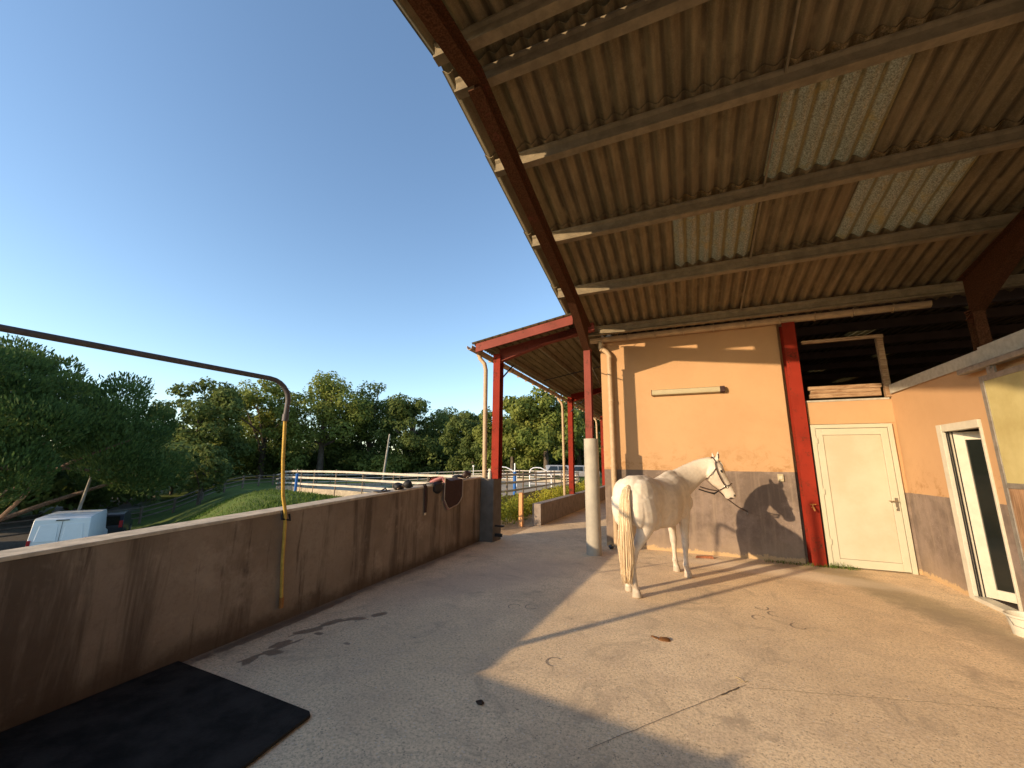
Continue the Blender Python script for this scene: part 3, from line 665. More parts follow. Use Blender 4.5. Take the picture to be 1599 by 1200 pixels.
# ------------------------------------------------------------------ things on the wall
def wp(y, off, z): return (lwx(y)+off, y, z)
sp = thing('saddle_pad', 'brown quilted saddle pad with beige piping draped over the low wall', 'saddle pad')
def padgrid(off, yoff=0):
    ring = []; top = lwz(6.5)
    rows_ = []
    N, K = 14, 20
    for i in range(N+1):
        t = i/N; row = []
        for k in range(K+1):
            s = k/K  # 0 behind wall, to front bottom
            y = 6.22+.66*t; zt = lwz(y)+.012+off+(.07*math.exp(-((t-.0)/.16)**2))
            L = s*(.26+.10+.46)
            if L < .10: x, z = lwx(y)-T-.012-off, zt-(.10-L)
            elif L < .36: x, z = lwx(y)-T-.012+(L-.10)*1.06, zt+.012*math.sin((L-.1)/.26*3.14)
            else:
                dz = L-.36; x, z = lwx(y)+.016+off+.012*math.sin(t*7), zt-dz
            # rounded lower corners
            if s > .62:
                q = (s-.62)/.38; e = abs(t-.5)*2
                z += .16*q*max(0, e-.45)**2*2.6
            z += -.05*q*(1-t) if s > .62 else 0
            row.append((x, y, z))
        rows_.append(row)
    return rows_
b = MB(); A_ = padgrid(0); B_ = padgrid(.022)
def gridm(b, g, mi=0):
    N = len(g); K = len(g[0]); b.add([p for r in g for p in r], [(i*K+k, i*K+k+1, (i+1)*K+k+1, (i+1)*K+k) for i in range(N-1) for k in range(K-1)], mi)
gridm(b, B_, 0); gridm(b, A_, 1)
b.build('pad_cloth', ['brown', 'pink'], sp, smooth=True)
edge = B_[0][6:]+[r[-1] for r in B_]+B_[-1][::-1][:-6]
b = MB(); b.tube(edge, .011, 6); b.build('piping', 'piping', sp, smooth=True)
b = MB(); b.tube([wp(6.10, -.2, lwz(6.1)+.02), wp(6.14, -.1, lwz(6.1)+.06), wp(6.22, -.02, lwz(6.2)+.09), wp(6.24, .03, lwz(6.2)-.0)], [.02, .035, .03, .02], 8); b.build('lining_fold', 'pink', sp, smooth=True)
gp = thing('girth_pad', 'dark folded girth pad hanging just left of the saddle pad', 'girth pad')
b = MB(); g1 = []
for i in range(9):
    y = 5.90+.27*i/8; e = abs(i/8-.5)*2; g1.append([(lwx(y)-.16, y, lwz(y)+.02), (lwx(y)-.02, y, lwz(y)+.035), (lwx(y)+.022, y, lwz(y)+.0), (lwx(y)+.03, y, lwz(y)-.09), (lwx(y)+.022, y, lwz(y)-.16+.05*e*e)])
gridm(b, g1); o = b.build('girth_cloth', 'black', gp, smooth=True); sm = o.modifiers.new('solid', 'SOLIDIFY'); sm.thickness = .03
gs = thing('girth_strap', 'pair of long leather girth straps hanging down the low wall', 'strap')
for dy in (0, .05):
    b = MB(); y = 5.63+dy; b.tube([(lwx(y)-.15, y, lwz(y)+.02), (lwx(y)-.02, y, lwz(y)+.03), (lwx(y)+.018, y, lwz(y)-.03), (lwx(y)+.022, y+.01, lwz(y)-.22), (lwx(y)+.02, y+.02-dy*.4, lwz(y)-.42)], .022, 8, flat=.35); b.build('strap', 'leather' if dy else 'brown', gs, smooth=True)
b = MB(); y = 5.66; b.box((lwx(y)+.006, y-.025, lwz(y)-.46), (lwx(y)+.022, y+.025, lwz(y)-.41)); b.build('buckle', 'bright', gs, bevel=.004)
def lumpy(b, c, r, seed, n=14, mm=10, sc=(1, 1, 1), amp=.18):
    rr = random.Random(seed); ph = [rr.uniform(0, 6.28) for _ in range(6)]; v = []
    for j in range(mm+1):
        th = math.pi*j/mm
        for i in range(n):
            a = 2*math.pi*i/n; k = 1+amp*(math.sin(3*a+ph[0]+th*2)+math.sin(2*a+ph[1])*math.cos(3*th+ph[2]))*.6
            v.append((c[0]+r*sc[0]*k*math.sin(th)*math.cos(a), c[1]+r*sc[1]*k*math.sin(th)*math.sin(a), c[2]+r*sc[2]*k*math.cos(th)))
    b.add(v, [(j*n+i, j*n+(i+1) % n, (j+1)*n+(i+1) % n, (j+1)*n+i) for j in range(mm) for i in range(n)])
def lump_thing(name, label, cat, y, off, sz, mat, seed, sc, extra=None, group=None):
    t = thing(name, label, cat, (lwx(y)+off, y, lwz(y)), 0, group)
    b = MB(); lumpy(b, (0, 0, sz*sc[2]*.9), sz, seed, sc=sc); b.build('cloth', mat, t, smooth=True, sharp=180)
    b = MB(); b.tube([(sz*sc[0]*.6, -sz, .02), (sz*sc[0], 0, sz*.9), (sz*sc[0]*.6, sz, .02)], .01, 6); b.build('strap', extra or 'leather', t)
    return t
lump_thing('tendon_boot', 'black tendon boot lying leftmost on the low wall', 'leg boot', 5.06, -.10, .075, 'black', 1, (1, 1.3, .7), 'piping', 'leg boots on the wall')
lump_thing('tendon_boot', 'black tendon boot on the wall beside the girth straps', 'leg boot', 5.30, -.10, .07, 'black', 2, (1, 1.1, .9), 'black', 'leg boots on the wall')
lump_thing('grooming_cloth', 'dark folded cloth on the wall just right of the saddle pad', 'cloth', 6.98, -.12, .09, 'black', 4, (1, 1.6, .55), 'leather')
lump_thing('leather_glove', 'brown leather bundle on the wall next to the concrete pillar', 'bundle', 7.30, -.10, .085, 'leather', 5, (1, 1.2, .95), 'piping')
lump_thing('folded_rag', 'flat grey rag on the coping right of the yellow hose', 'rag', 4.72, -.13, .06, 'steel', 6, (1, 3.0, .25), 'black')
bt = thing('spray_bottle', 'white spray bottle standing on the concrete pillar beside the red post', 'bottle', (-3.88, 7.86, 1.275))
b = MB(); b.tube([(0, 0, 0), (0, 0, .12), (0, 0, .15), (0, 0, .175)], [.04, .04, .028, .014], 14); b.build('bottle_body', 'white', bt, smooth=True)
b = MB(); b.box((-.035, -.01, .175), (.02, .01, .21)); b.build('spray_head', 'white', bt, bevel=.004)

# ------------------------------------------------------------------ portico beyond the wall
pt = thing('portico', 'red steel portico with corrugated roof running away along the stable gable', 'portico')
PX_ = -3.77
def zp(x): return 4.13+.165*(x+4.1)
for i, y in enumerate((7.97, 14.3, 20.6, 26.9)):
    z0 = 1.276 if i == 0 else .5
    b = MB(); ibeam(b, (PX_, y, z0), (PX_, y, 4.05), .17, .20, (0, 1, 0), (1, 0, 0)); b.build('column', 'red', pt, bevel=.002)
    b = MB()
    for xa, xb, da, db in ((-3.74, -2.6, .30, .16), (-2.6, -1.56, .16, .16)):
        za, zb = zp(xa)-.03, zp(xb)-.03
        def ring(x, lo, hi, w_): return [(x, y-w_, lo), (x, y+w_, lo), (x, y+w_, hi), (x, y-w_, hi)]
        b.hexa(ring(xa, za-da, za-da+.012, .07)+ring(xb, zb-db, zb-db+.012, .07)); b.hexa(ring(xa, za-.012, za, .07)+ring(xb, zb-.012, zb, .07)); b.hexa(ring(xa, za-da+.012, za-.012, .005)+ring(xb, zb-db+.012, zb-.012, .005))
    b.build('rafter', 'redold' if i == 0 else 'red', pt)
    b = MB(); b.tube([(-4.22, y-.10, 4.06), (-4.20, y-.10, 3.98), (-4.08, y-.10, 3.84), (-4.05, y-.09, 3.7), (-4.02, y-.08, z0+.0)], .048, 12); b.build('downpipe', 'pvc_beige', pt, smooth=True)
b = MB(); b.tube([(-3.74, 8.0, 3.45), (-3.80, 8.9, 4.02)], .018, 8); b.tube([(-3.74, 14.2, 3.5), (-3.0, 14.2, 4.1)], .018, 8); b.tube([(-1.62, 7.7, 3.6), (-2.4, 14.2, 3.9)], .012, 6); b.tube([(-3.74, 11.1, 4.06), (-1.6, 11.1, 4.42)], .014, 8); b.build('brace', 'cardark', pt)
b = MB(); y = 7.50; b.hexa([(-4.12, y, zp(-4.12)-.10), (-1.9, y, zp(-1.9)-.10), (-1.9, y+.04, zp(-1.9)-.10), (-4.12, y+.04, zp(-4.12)-.10), (-4.12, y, zp(-4.12)+.09), (-1.9, y, zp(-1.9)+.09), (-1.9, y+.04, zp(-1.9)+.09), (-4.12, y+.04, zp(-4.12)+.09)]); b.build('fascia', 'redold', pt)
def corr_y(b, x0, x1, y0, y1, wl=.12, amp=.016, th=.006):
    n = int((y1-y0)/wl*6); v = []
    for x in (x0, x1):
        for i in range(n+1):
            y = y0+(y1-y0)*i/n; z = zp(x)+.115+amp*math.cos(2*math.pi*y/wl); v += [(x, y, z), (x, y, z-th)]
    m_ = 2*(n+1); f = []
    for i in range(n):
        a = 2*i; f += [(a, a+2, m_+a+2, m_+a), (a+1, m_+a+1, m_+a+3, a+3), (a, a+1, a+3, a+2), (m_+a, m_+a+2, m_+a+3, m_+a+1)]
    b.add(v, f)
b = MB(); corr_y(b, -4.2, -1.56, 7.45, 27.5); b.build('roof_sheet', 'sheet', pt, smooth=True, sharp=60)
for x in (-3.9, -3.0, -2.1):
    b = MB(); b.prism([(-.035, -.02), (.035, -.02), (.035, .09), (-.035, .09)], (x, 7.6, zp(x)), (x, 27.4, zp(x)), (1, 0, 0), (0, 0, 1)); b.build('purlin', 'purlin', pt)
b = MB(); b.prism([(a, c_) for a, c_ in pr], (-4.17, 7.42, 4.17), (-4.17, 27.5, 4.17), (1, 0, 0), (0, 0, 1))
for y in np.arange(7.9, 27, .62): b.box((-4.31, y, 4.055), (-4.16, y+.03, 4.18))
b.build('gutter', 'pvc_beige', pt)
# ramp parapet
rp = thing('ramp_parapet', 'low brown concrete parapet beside the ramp under the portico', 'wall')
b = MB(); b.hexa([(-3.86, 10.45, -.3), (-3.62, 10.45, -.1), (-3.45, 27, -.1), (-3.69, 27, -.3), (-3.86, 10.45, .55), (-3.62, 10.45, .55), (-3.45, 27, .62), (-3.69, 27, .62)]); b.build('wall_body', 'conc', rp, bevel=.006)
b = MB(); b.box((-4.13, 10.14, -.1), (-4.03, 10.24, .83)); b.box((-4.115, 10.155, .831), (-4.045, 10.225, .842)); tag(b.build('wooden_post', 'orangepost', bevel=.006), 'short orange brown wooden post in front of the yellow hedge', 'post')

# ------------------------------------------------------------------ right-hand sliding door
sdv = thing('sliding_door', 'sliding door with yellowed upper panel and plywood lower board at the right edge', 'sliding door')
b = MB(); xf, xb_ = 3.13, 3.17
b.box((xf, 6.06, .12), (xb_, 6.12, 2.62)); b.box((xf, 3.9, 2.56), (xb_, 6.06, 2.62)); b.box((xf, 3.9, 1.40), (xb_, 6.06, 1.455)); b.box((xf, 3.84, .12), (xb_, 3.9, 2.62)); b.box((xf, 3.9, .12), (xb_, 6.06, .18)); b.build('door_frame', 'steel', sdv, bevel=.003)
b = MB(); b.box((3.14, 3.9, 1.455), (3.16, 6.06, 2.56)); b.build('upper_panel', 'ypanel', sdv)
b = MB(); b.box((3.14, 3.9, .18), (3.16, 6.06, 1.40)); b.build('lower_board', 'board', sdv)
b = MB(); b.box((3.10, 3.0, 2.70), (3.19, 6.42, 2.765)); b.box((3.19, 3.4, 2.71), (3.234, 3.46, 2.75)); b.box((3.19, 6.2, 2.71), (3.234, 6.26, 2.75)); b.build('rail_track', 'steel', sdv, bevel=.012)
b = MB(); b.box((3.135, 5.86, 2.62), (3.155, 5.98, 2.70)); b.tube([(3.12, 5.92, 2.70), (3.17, 5.92, 2.70)], .035, 12); b.build('roller', 'steel', sdv)
bk = thing('plastic_bucket', 'white plastic bucket standing on the floor below the sliding door', 'bucket', (2.98, 5.93, 0))
b = MB(); n = 28; rr = [(0.10, 0), (.125, .16), (.137, .17), (.137, .19), (.128, .19), (.122, .17), (.098, .012)]
b.add([(r*math.cos(2*math.pi*i/n), r*math.sin(2*math.pi*i/n), z) for r, z in rr for i in range(n)], [(j*n+k, j*n+(k+1) % n, (j+1)*n+(k+1) % n, (j+1)*n+k) for j in range(len(rr)-1) for k in range(n)]+[tuple(range(n))[::-1], tuple(range((len(rr)-1)*n, len(rr)*n))]); b.build('bucket_body', 'white', bk, smooth=True)
b = MB(); b.tube([(-.13, 0, .17), (-.12, -.06, .10), (0, -.137, .07), (.12, -.06, .10), (.13, 0, .17)], .004, 6); b.build('handle', 'steel', bk)

# ------------------------------------------------------------------ horse
HU = Vector((.40, .915, 0)).normalized(); HR = Vector((HU.y, -HU.x, 0))
HO = Vector((-.735, 5.54, 0))
hz = thing('horse', 'light grey horse tied up with its head turned right, seen from behind', 'horse', HO)
def H(u, r, z):
    t = max(0, min(1, (u+.1)/.75)); r = r+.055*(1-t*t*(3-2*t))*max(0, min(1, (z-.45)/.4))
    p = HU*u+HR*r; return Vector((p.x, p.y, z))
def ring(c, ax, bx, a, b_, n=20, sq=1.0):
    out = []
    for i in range(n):
        t = 2*math.pi*i/n; ca, sa = math.cos(t), math.sin(t)
        out.append(tuple(c+ax*(a*math.copysign(abs(ca)**sq, ca))+bx*(b_*math.copysign(abs(sa)**sq, sa))))
    return out
Zv = Vector((0, 0, 1)); hb = MB()
body = [(-.135, 1.13, .07, .11), (-.10, 1.12, .17, .20), (-.02, 1.12, .245, .262), (.10, 1.125, .285, .30), (.25, 1.13, .30, .335), (.42, 1.115, .295, .345), (.62, 1.075, .305, .345), (.82, 1.06, .31, .345),
        (1.0, 1.08, .29, .345), (1.15, 1.12, .262, .355), (1.3, 1.15, .245, .335), (1.43, 1.14, .225, .285), (1.54, 1.11, .18, .215), (1.61, 1.09, .11, .13)]
hb.loft([ring(H(u, 0, z), HR, Zv, hw, hh, 24, .93) for u, z, hw, hh in body])
# withers
hb.loft([ring(H(u, 0, z), HR, Zv, a, c_, 14) for u, z, a, c_ in ((.85, 1.33, .04, .05), (1.0, 1.36, .075, .09), (1.15, 1.40, .085, .105), (1.3, 1.41, .09, .12), (1.45, 1.39, .09, .12))])
# neck
nk = [((1.22, .0, 1.17), .27, .20), ((1.38, .01, 1.24), .265, .165), ((1.54, .05, 1.33), .235, .135), ((1.68, .13, 1.43), .20, .112), ((1.79, .22, 1.515), .172, .098), ((1.865, .31, 1.575), .150, .09), ((1.90, .385, 1.61), .130, .083), ((1.905, .43, 1.625), .11, .075)]
pts = [H(*p) for p, _, _ in nk]; rg = []
for i, (p, hd, hw) in enumerate(nk):
    t = (pts[min(i+1, len(pts)-1)]-pts[max(i-1, 0)]).normalized(); s = t.cross(Zv).normalized(); up = s.cross(t).normalized()
    rg.append(ring(pts[i], s, up, hw, hd, 20))
hb.loft(rg)
# head
PO = Vector((.445, 7.13, 1.70))-HO            # top of the poll
hdir = Vector((.97, .24, 0)).normalized(); A_h = (hdir*.225+Vector((0, 0, -.54))).normalized(); LH = .60
S_h = hdir.cross(Zv).normalized()              # towards camera (right side of the horse)
J_h = A_h.cross(S_h).normalized()
if J_h.z > 0: J_h = -J_h
F0 = PO+hdir*.045
hs = [(-.045, .085, .055), (.02, .115, .075), (.09, .140, .092), (.16, .150, .100), (.24, .142, .094), (.32, .130, .080), (.40, .106, .067), (.48, .090, .060), (.54, .087, .061), (.585, .074, .054), (.612, .044, .036)]
rg = []
for s, hd, hw in hs:
    bulge = -.012 if .05 < s < .2 else 0
    c = F0+A_h*s+J_h*(hd+bulge+(.012 if s > .55 else 0)); rg.append(ring(c, S_h, J_h, hw, hd, 20, .95))
hb.loft(rg)
# jowl, chin, brow, nostril rim
def blob(c, r, ax=None): 
    v = []; n, m_ = 12, 8; ax = ax or (Vector((1, 0, 0)), Vector((0, 1, 0)), Vector((0, 0, 1)))
    for j in range(1, m_):
        th = math.pi*j/m_; v.append([tuple(c+ax[0]*(r[0]*math.sin(th)*math.cos(2*math.pi*i/n))+ax[1]*(r[1]*math.sin(th)*math.sin(2*math.pi*i/n))+ax[2]*(r[2]*math.cos(th))) for i in range(n)])
    hb.loft(v)
HA = (A_h, S_h, J_h)
def hp(s, side, j): return F0+A_h*s+S_h*side+J_h*j
for sg in (1, -1):
    blob(hp(.17, .058*sg, .20), (.085, .035, .075), HA)
    blob(hp(.155, .078*sg, .055), (.040, .022, .020), HA)
    blob(hp(.555, .036*sg, .045), (.030, .018, .025), HA)
blob(hp(.55, 0, .155), (.035, .030, .020), HA)
# ears
def ear(base, tip, w_):
    base, tip = Vector(base), Vector(tip); d_ = (tip-base); n = 10; s = S_h; q = d_.normalized().cross(s).normalized()
    hb.loft([ring(base+d_*t, s, q, w_*k, w_*.55*k, n) for t, k in ((0, .7), (.2, 1), (.5, .95), (.8, .55), (1, .12))])
ear(PO+S_h*.050+Vector((.015, 0, -.02)), PO+S_h*.062+hdir*.035+Vector((0, 0, .135)), .044)
ear(PO-S_h*.050+Vector((.0, 0, -.02)), PO-S_h*.085+hdir*-.01+Vector((0, 0, .12)), .040)
# muscle masses
HX = (HU, HR, Zv)
blob(H(.17, 0, 1.27), (.30, .20, .205), HX); blob(H(-.03, 0, 1.26), (.10, .07, .12), HX)
for sg in (1, -1):
    blob(H(.14, .13*sg, 1.21), (.24, .15, .22), HX); blob(H(-.02, .13*sg, 1.05), (.13, .11, .24), HX)
    blob(H(.42, .18*sg, 1.28), (.12, .09, .10), HX); blob(H(.27, .20*sg, .92), (.14, .10, .16), HX)
    blob(H(1.30, .15*sg, 1.14), (.20, .10, .26), HX); blob(H(1.50, .12*sg, 1.05), (.12, .10, .14), HX); blob(H(1.20, .17*sg, .96), (.14, .08, .13), HX)
    blob(H(.80, .16*sg, .98), (.38, .15, .24), HX)
# legs : (u, r, z, ru, rr)
def leg(st, du, dr, sg):
    st = [(u, r, z, a*(1.13 if z > .08 else 1.0), c_*(1.16 if z > .08 else 1.05)) for u, r, z, a, c_ in st]
    hb.loft([ring(H(u+du*(1 if z < .75 else max(0, (1.1-z)/.35)), sg*r+dr*(1 if z < .75 else 0), z), HU, HR, a, c_, 16) for u, r, z, a, c_ in st])
hind = [(.10, .13, 1.18, .20, .13), (.13, .15, 1.02, .205, .135), (.16, .16, .90, .175, .12), (.165, .155, .82, .135, .098), (.135, .145, .74, .105, .080), (.085, .13, .66, .082, .064), (.035, .12, .595, .064, .052),
        (-.012, .11, .545, .058, .046), (-.022, .108, .50, .056, .046), (-.018, .105, .45, .046, .042), (-.015, .10, .39, .034, .031), (-.015, .10, .30, .031, .028), (-.015, .10, .22, .033, .030), (-.02, .10, .175, .044, .038), (-.008, .10, .14, .040, .036), (.010, .10, .105, .034, .034), (.022, .10, .082, .042, .042), (.03, .10, .06, .052, .050), (.036, .10, .0, .064, .060)]
leg(hind, -.045, -.005, 1); leg(hind, .115, -.005, -1)
for du, sg in ((-.045, 1), (.115, -1)): blob(H(-.062+du, .11*sg, .575), (.028, .026, .05), HX)
fore = [(1.28, .14, 1.08, .12, .08), (1.31, .155, .95, .125, .085), (1.33, .155, .85, .095, .072), (1.345, .15, .75, .075, .060), (1.36, .145, .64, .060, .050), (1.37, .142, .55, .050, .044), (1.375, .14, .49, .052, .046), (1.375, .138, .44, .048, .044),
        (1.37, .135, .39, .036, .034), (1.368, .132, .30, .030, .028), (1.366, .13, .22, .032, .029), (1.36, .13, .175, .043, .037), (1.372, .13, .14, .039, .035), (1.388, .13, .105, .034, .034), (1.398, .13, .082, .042, .042), (1.405, .13, .06, .050, .049), (1.41, .13, .0, .063, .059)]
leg(fore, -.02, -.005, 1); leg(fore, .17, 0, -1)
me = hb.mesh('horse_body'); bm = bmesh.new(); bm.from_mesh(me); bmesh.ops.recalc_face_normals(bm, faces=bm.faces); bm.to_mesh(me); bm.free()
tmp = bpy.data.objects.new('tmp', me); C.objects.link(tmp)
md = tmp.modifiers.new('r', 'REMESH'); md.mode = 'VOXEL'; md.voxel_size = .011; md.use_smooth_shade = True
md = tmp.modifiers.new('s', 'SMOOTH'); md.factor = .5; md.iterations = 7
dg = bpy.context.evaluated_depsgraph_get(); em = bpy.data.meshes.new_from_object(tmp.evaluated_get(dg)); em.name = 'horse_body'
bpy.data.objects.remove(tmp)
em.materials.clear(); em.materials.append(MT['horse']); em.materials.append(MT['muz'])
co = np.empty(len(em.vertices)*3); em.vertices.foreach_get('co', co); co = co.reshape(-1, 3)
pc = np.empty(len(em.polygons)*3); em.polygons.foreach_get('center', pc); pc = pc.reshape(-1, 3)
def near(c, r): c = np.array(c); return (np.linalg.norm(pc-c, axis=1) < r)
mi = np.zeros(len(em.polygons), int)
for sg in (1, -1):
    mi[near(hp(.572, .052*sg, .045), .017)] = 1
    for k in (.02, .045, .07):
        mi[near(PO+S_h*.056*sg+(hdir*(.02 if sg > 0 else -.004))+Vector((0, 0, k))+S_h*.03+hdir*.012, .017)] = 1
mi[near(hp(.612, 0, .085), .042)] = 1
mi[near(hp(.585, .03, .11), .028)] = 1
em.polygons.foreach_set('material_index', mi.astype(int)); em.polygons.foreach_set('use_smooth', [True]*len(em.polygons)); em.update()
ob = bpy.data.objects.new('horse_body', em); C.objects.link(ob); ob.parent = hz
# eyes
for sg in (1, -1):
    b = MB(); c = hp(.168, .090*sg, .064); v = []; n = 12
    b.loft([[tuple(c+A_h*(.025*math.sin(math.pi*j/8)*math.cos(2*math.pi*i/n))+J_h*(.017*math.sin(math.pi*j/8)*math.sin(2*math.pi*i/n))+S_h*(.018*math.cos(math.pi*j/8))) for i in range(n)] for j in range(1, 8)])
    b.build('eye', 'glass', hz, smooth=True, sharp=180)
# tail
tl = MB(); rt = random.Random(11)
tc = [(-.04, .03, 1.36), (-.13, .03, 1.29), (-.18, .03, 1.17), (-.20, .035, 1.02), (-.21, .045, .8), (-.205, .07, .6), (-.20, .085, .42), (-.19, .075, .29), (-.185, .07, .235)]
tw_ = [.032, .05, .062, .070, .083, .086, .076, .055, .024]
tl.tube([H(*p) for p in tc], [x*.72 for x in tw_], 16, flat=.7)
for i in range(230):
    a = rt.uniform(0, 6.28); k = rt.uniform(.75, 1.08); ph = rt.uniform(0, 6); st = rt.randint(0, 3); en = rt.choice((6, 7, 8, 8, 8)); P_ = []; Rr_ = []
    for j in range(st, en+1):
        w_ = tw_[j]; u, r, z = tc[j]; f = .5 if j == 0 else 1
        P_.append(H(u+math.sin(a)*w_*.62*k*f, r+math.cos(a)*w_*k*f+.003*math.sin(ph+j*.8), z-(.06*rt.random() if j == en else 0))); Rr_.append(.0065 if j < en else .002)
    if len(P_) > 1: tl.tube(P_, Rr_, 5)
for i in range(70):
    a = rt.uniform(0, 6.28); P_ = []
    for j in range(rt.randint(2, 5), 9):
        w_ = max(tw_[j], .05); u, r, z = tc[j]; k = 1.05+.12*(j-3)*rt.random()
        P_.append(H(u+math.sin(a)*w_*.7*k, r+math.cos(a)*w_*k, z-(.09*rt.random() if j == 8 else 0)))
    tl.tube(P_, [.0035]*(len(P_)-1)+[.001], 4)
tl.build('tail', 'tail', hz, smooth=True, sharp=180)
# mane: thin strands lying over the crest
mn = MB()
for i in range(90):
    t = i/89*(len(nk)-2.2)+.9; k = int(t); fr = t-k
    if k+1 >= len(nk): break
    p = pts[k].lerp(pts[k+1], fr); hd = nk[k][1]*(1-fr)+nk[k+1][1]*fr; hw = nk[k][2]*(1-fr)+nk[k+1][2]*fr
    tt = (pts[k+1]-pts[k]).normalized(); s = tt.cross(Zv).normalized(); up = s.cross(tt).normalized()
    q0 = p+up*(hd-.006); L = rt.uniform(.05, .10)
    P_ = [q0+s*rt.uniform(-.006, .006), q0-s*.03-up*.012+tt*rt.uniform(-.01, .01), q0-s*(hw*.75)-up*(L*.9)+tt*rt.uniform(-.02, .02)]
    mn.tube(P_, [.010, .008, .002], 5)
for i in range(16): # forelock
    p = PO+S_h*rt.uniform(-.03, .03); mn.tube([p+Vector((0, 0, .0)), p+hdir*.05+A_h*.03, p+hdir*.055+A_h*rt.uniform(.09, .13)+S_h*rt.uniform(-.02, .03)], [.008, .007, .002], 5)
mn.build('mane', 'mane', hz, smooth=True, sharp=180)
# halter
ht = bpy.data.objects.new('halter', None); C.objects.link(ht); ht.parent = hz
def hsec(s):
    for (s0, d0, w0), (s1, d1, w1) in zip(hs[:-1], hs[1:]):
        if s0 <= s <= s1: t = (s-s0)/(s1-s0); return d0+(d1-d0)*t, w0+(w1-w0)*t
    return hs[-1][1:]
def onhead(s, ang, off=.008):   # ang 0 = face line, 90 = right side, 180 = jaw
    hd, hw = hsec(s); c = F0+A_h*s+J_h*hd; a = R_(ang)
    return c+S_h*((hw+off)*math.sin(a))-J_h*((hd+off)*math.cos(a))
def band(name, P_, r=.0135): 
    b = MB(); b.tube(P_, r, 8, flat=.45); b.build(name, 'leather', ht, smooth=True)
for sg in (1, -1):
    band('cheek_strap', [onhead(.40+(.02-.40)*t, sg*(92-14*t), .010) for t in np.linspace(0, 1, 8)])
    band('crown_strap', [onhead(.02, sg*78, .010), PO+S_h*.085*sg+Vector((-.012, 0, -.05)), PO+S_h*.07*sg+Vector((-.035, 0, -.0)), PO+S_h*.03*sg+Vector((-.04, 0, .028)), PO+Vector((-.042, 0, .032))])
    band('jaw_strap', [onhead(.40, sg*92, .010), onhead(.41, sg*120), onhead(.42, sg*150), onhead(.425, sg*180)])
    band('throat_strap', [onhead(.10, sg*84, .010), onhead(.15, sg*115, .022), onhead(.19, sg*150, .022), onhead(.20, sg*180, .02)], .008)
    b = MB(); P_ = []
    c = onhead(.40, sg*92, .014)
    b.tube([c+A_h*.02*math.cos(t)+J_h*.02*math.sin(t) for t in np.linspace(0, 6.28, 14)], .004, 6); b.build('ring', 'bright', ht, smooth=True); b = MB(); c = onhead(.10, sg*84, .014)
    b.tube([c+A_h*.016*math.cos(t)+J_h*.016*math.sin(t) for t in np.linspace(0, 6.28, 14)], .004, 6)
    b.build('ring', 'bright', ht, smooth=True)
band('nose_band', [onhead(.40, a, .009) for a in range(-92, 93, 23)])
band('chin_link', [onhead(.20, 180, .022), onhead(.31, 180, .012), onhead(.425, 180, .008)], .008)
chin = HO+onhead(.435, 180, .02)
lr = thing('lead_rope', 'thin dark lead rope running from the halter to the wall behind the horse', 'lead rope')
tie = Vector((.98, 8.52, .80)); nk_pt = HO+H(1.70, .27, 1.28)
b = MB(); b.tube([nk_pt, chin.lerp(nk_pt, .5)+Vector((0, 0, -.01)), chin, chin.lerp(tie, .3)+Vector((0, 0, -.03)), chin.lerp(tie, .65)+Vector((0, 0, -.035)), tie], .0085, 8); b.build('rope', 'leather', lr, smooth=True)
b = MB(); b.tube([nk_pt+Vector((-.02, 0, -.04)), nk_pt.lerp(chin, .4)+Vector((0, 0, -.055)), nk_pt.lerp(chin, .75)+Vector((0, 0, -.055)), chin], [.009, .009, .016, .007], 8); b.build('slack_loop', 'black', lr, smooth=True)
b = MB(); b.tube([tie+Vector((0, -.02+.03*math.cos(t), .03*math.sin(t)-.03)) for t in np.linspace(0, 6.28, 12)], .005, 6); b.build('tie_ring', 'steel', lr)

# ------------------------------------------------------------------ small things on the floor
b = MB(); 
for i, (dx, dy, s) in enumerate(((0, 0, .04), (-.07, .01, .018), (-.10, .03, .014), (.02, .02, .03))): lumpy(b, (-.29+dx, 4.33+dy, .006), s, i, sc=(1.3, 1, .35))
tag(b.build('horse_dropping', 'manure', smooth=True, sharp=180), 'small orange brown droppings on the sunlit floor', 'droppings')
b = MB(); lumpy(b, (-1.39, 2.74, .006), .022, 3, sc=(1.3, 1, .45), amp=.4); tag(b.build('horse_dropping', 'manured', smooth=True, sharp=180), 'small dark dropping on the shaded floor', 'droppings')
for (x, y, a, L, lab) in ((.25, 3.76, .4, .10, 'longer piece of straw lying across the bend of the floor crack'), (.29, 3.80, 2.2, .06, 'shorter piece of straw just above the bend of the floor crack')):
    b = MB(); b.tube([(x, y, .007), (x+L*.5*math.cos(a), y+L*.5*math.sin(a), .012), (x+L*math.cos(a+.2), y+L*math.sin(a+.2), .008)], .0018, 5)
    tag(b.build('straw', 'straw'), lab, 'straw', 'pieces of straw on the floor')
b = MB(); b.hexa([(.06, 8.14, .002), (.36, 8.20, .002), (.34, 8.27, .002), (.08, 8.24, .002), (.07, 8.15, .03), (.34, 8.205, .045), (.33, 8.26, .045), (.09, 8.23, .03)]); tag(b.build('broken_tile', 'brick', bevel=.005), 'broken terracotta tile on the floor at the foot of the wall', 'tile')
b = MB()
for i in range(26):
    a = math.pi*2*i/26
rk = MB(); lumpy(rk, (-1.42, 8.25, .04), .05, 9, sc=(1, 1, .8)); tag(rk.build('drain_plug', 'cardark', smooth=True), 'small dark drain plug beside the plastic pipe guard', 'plug')
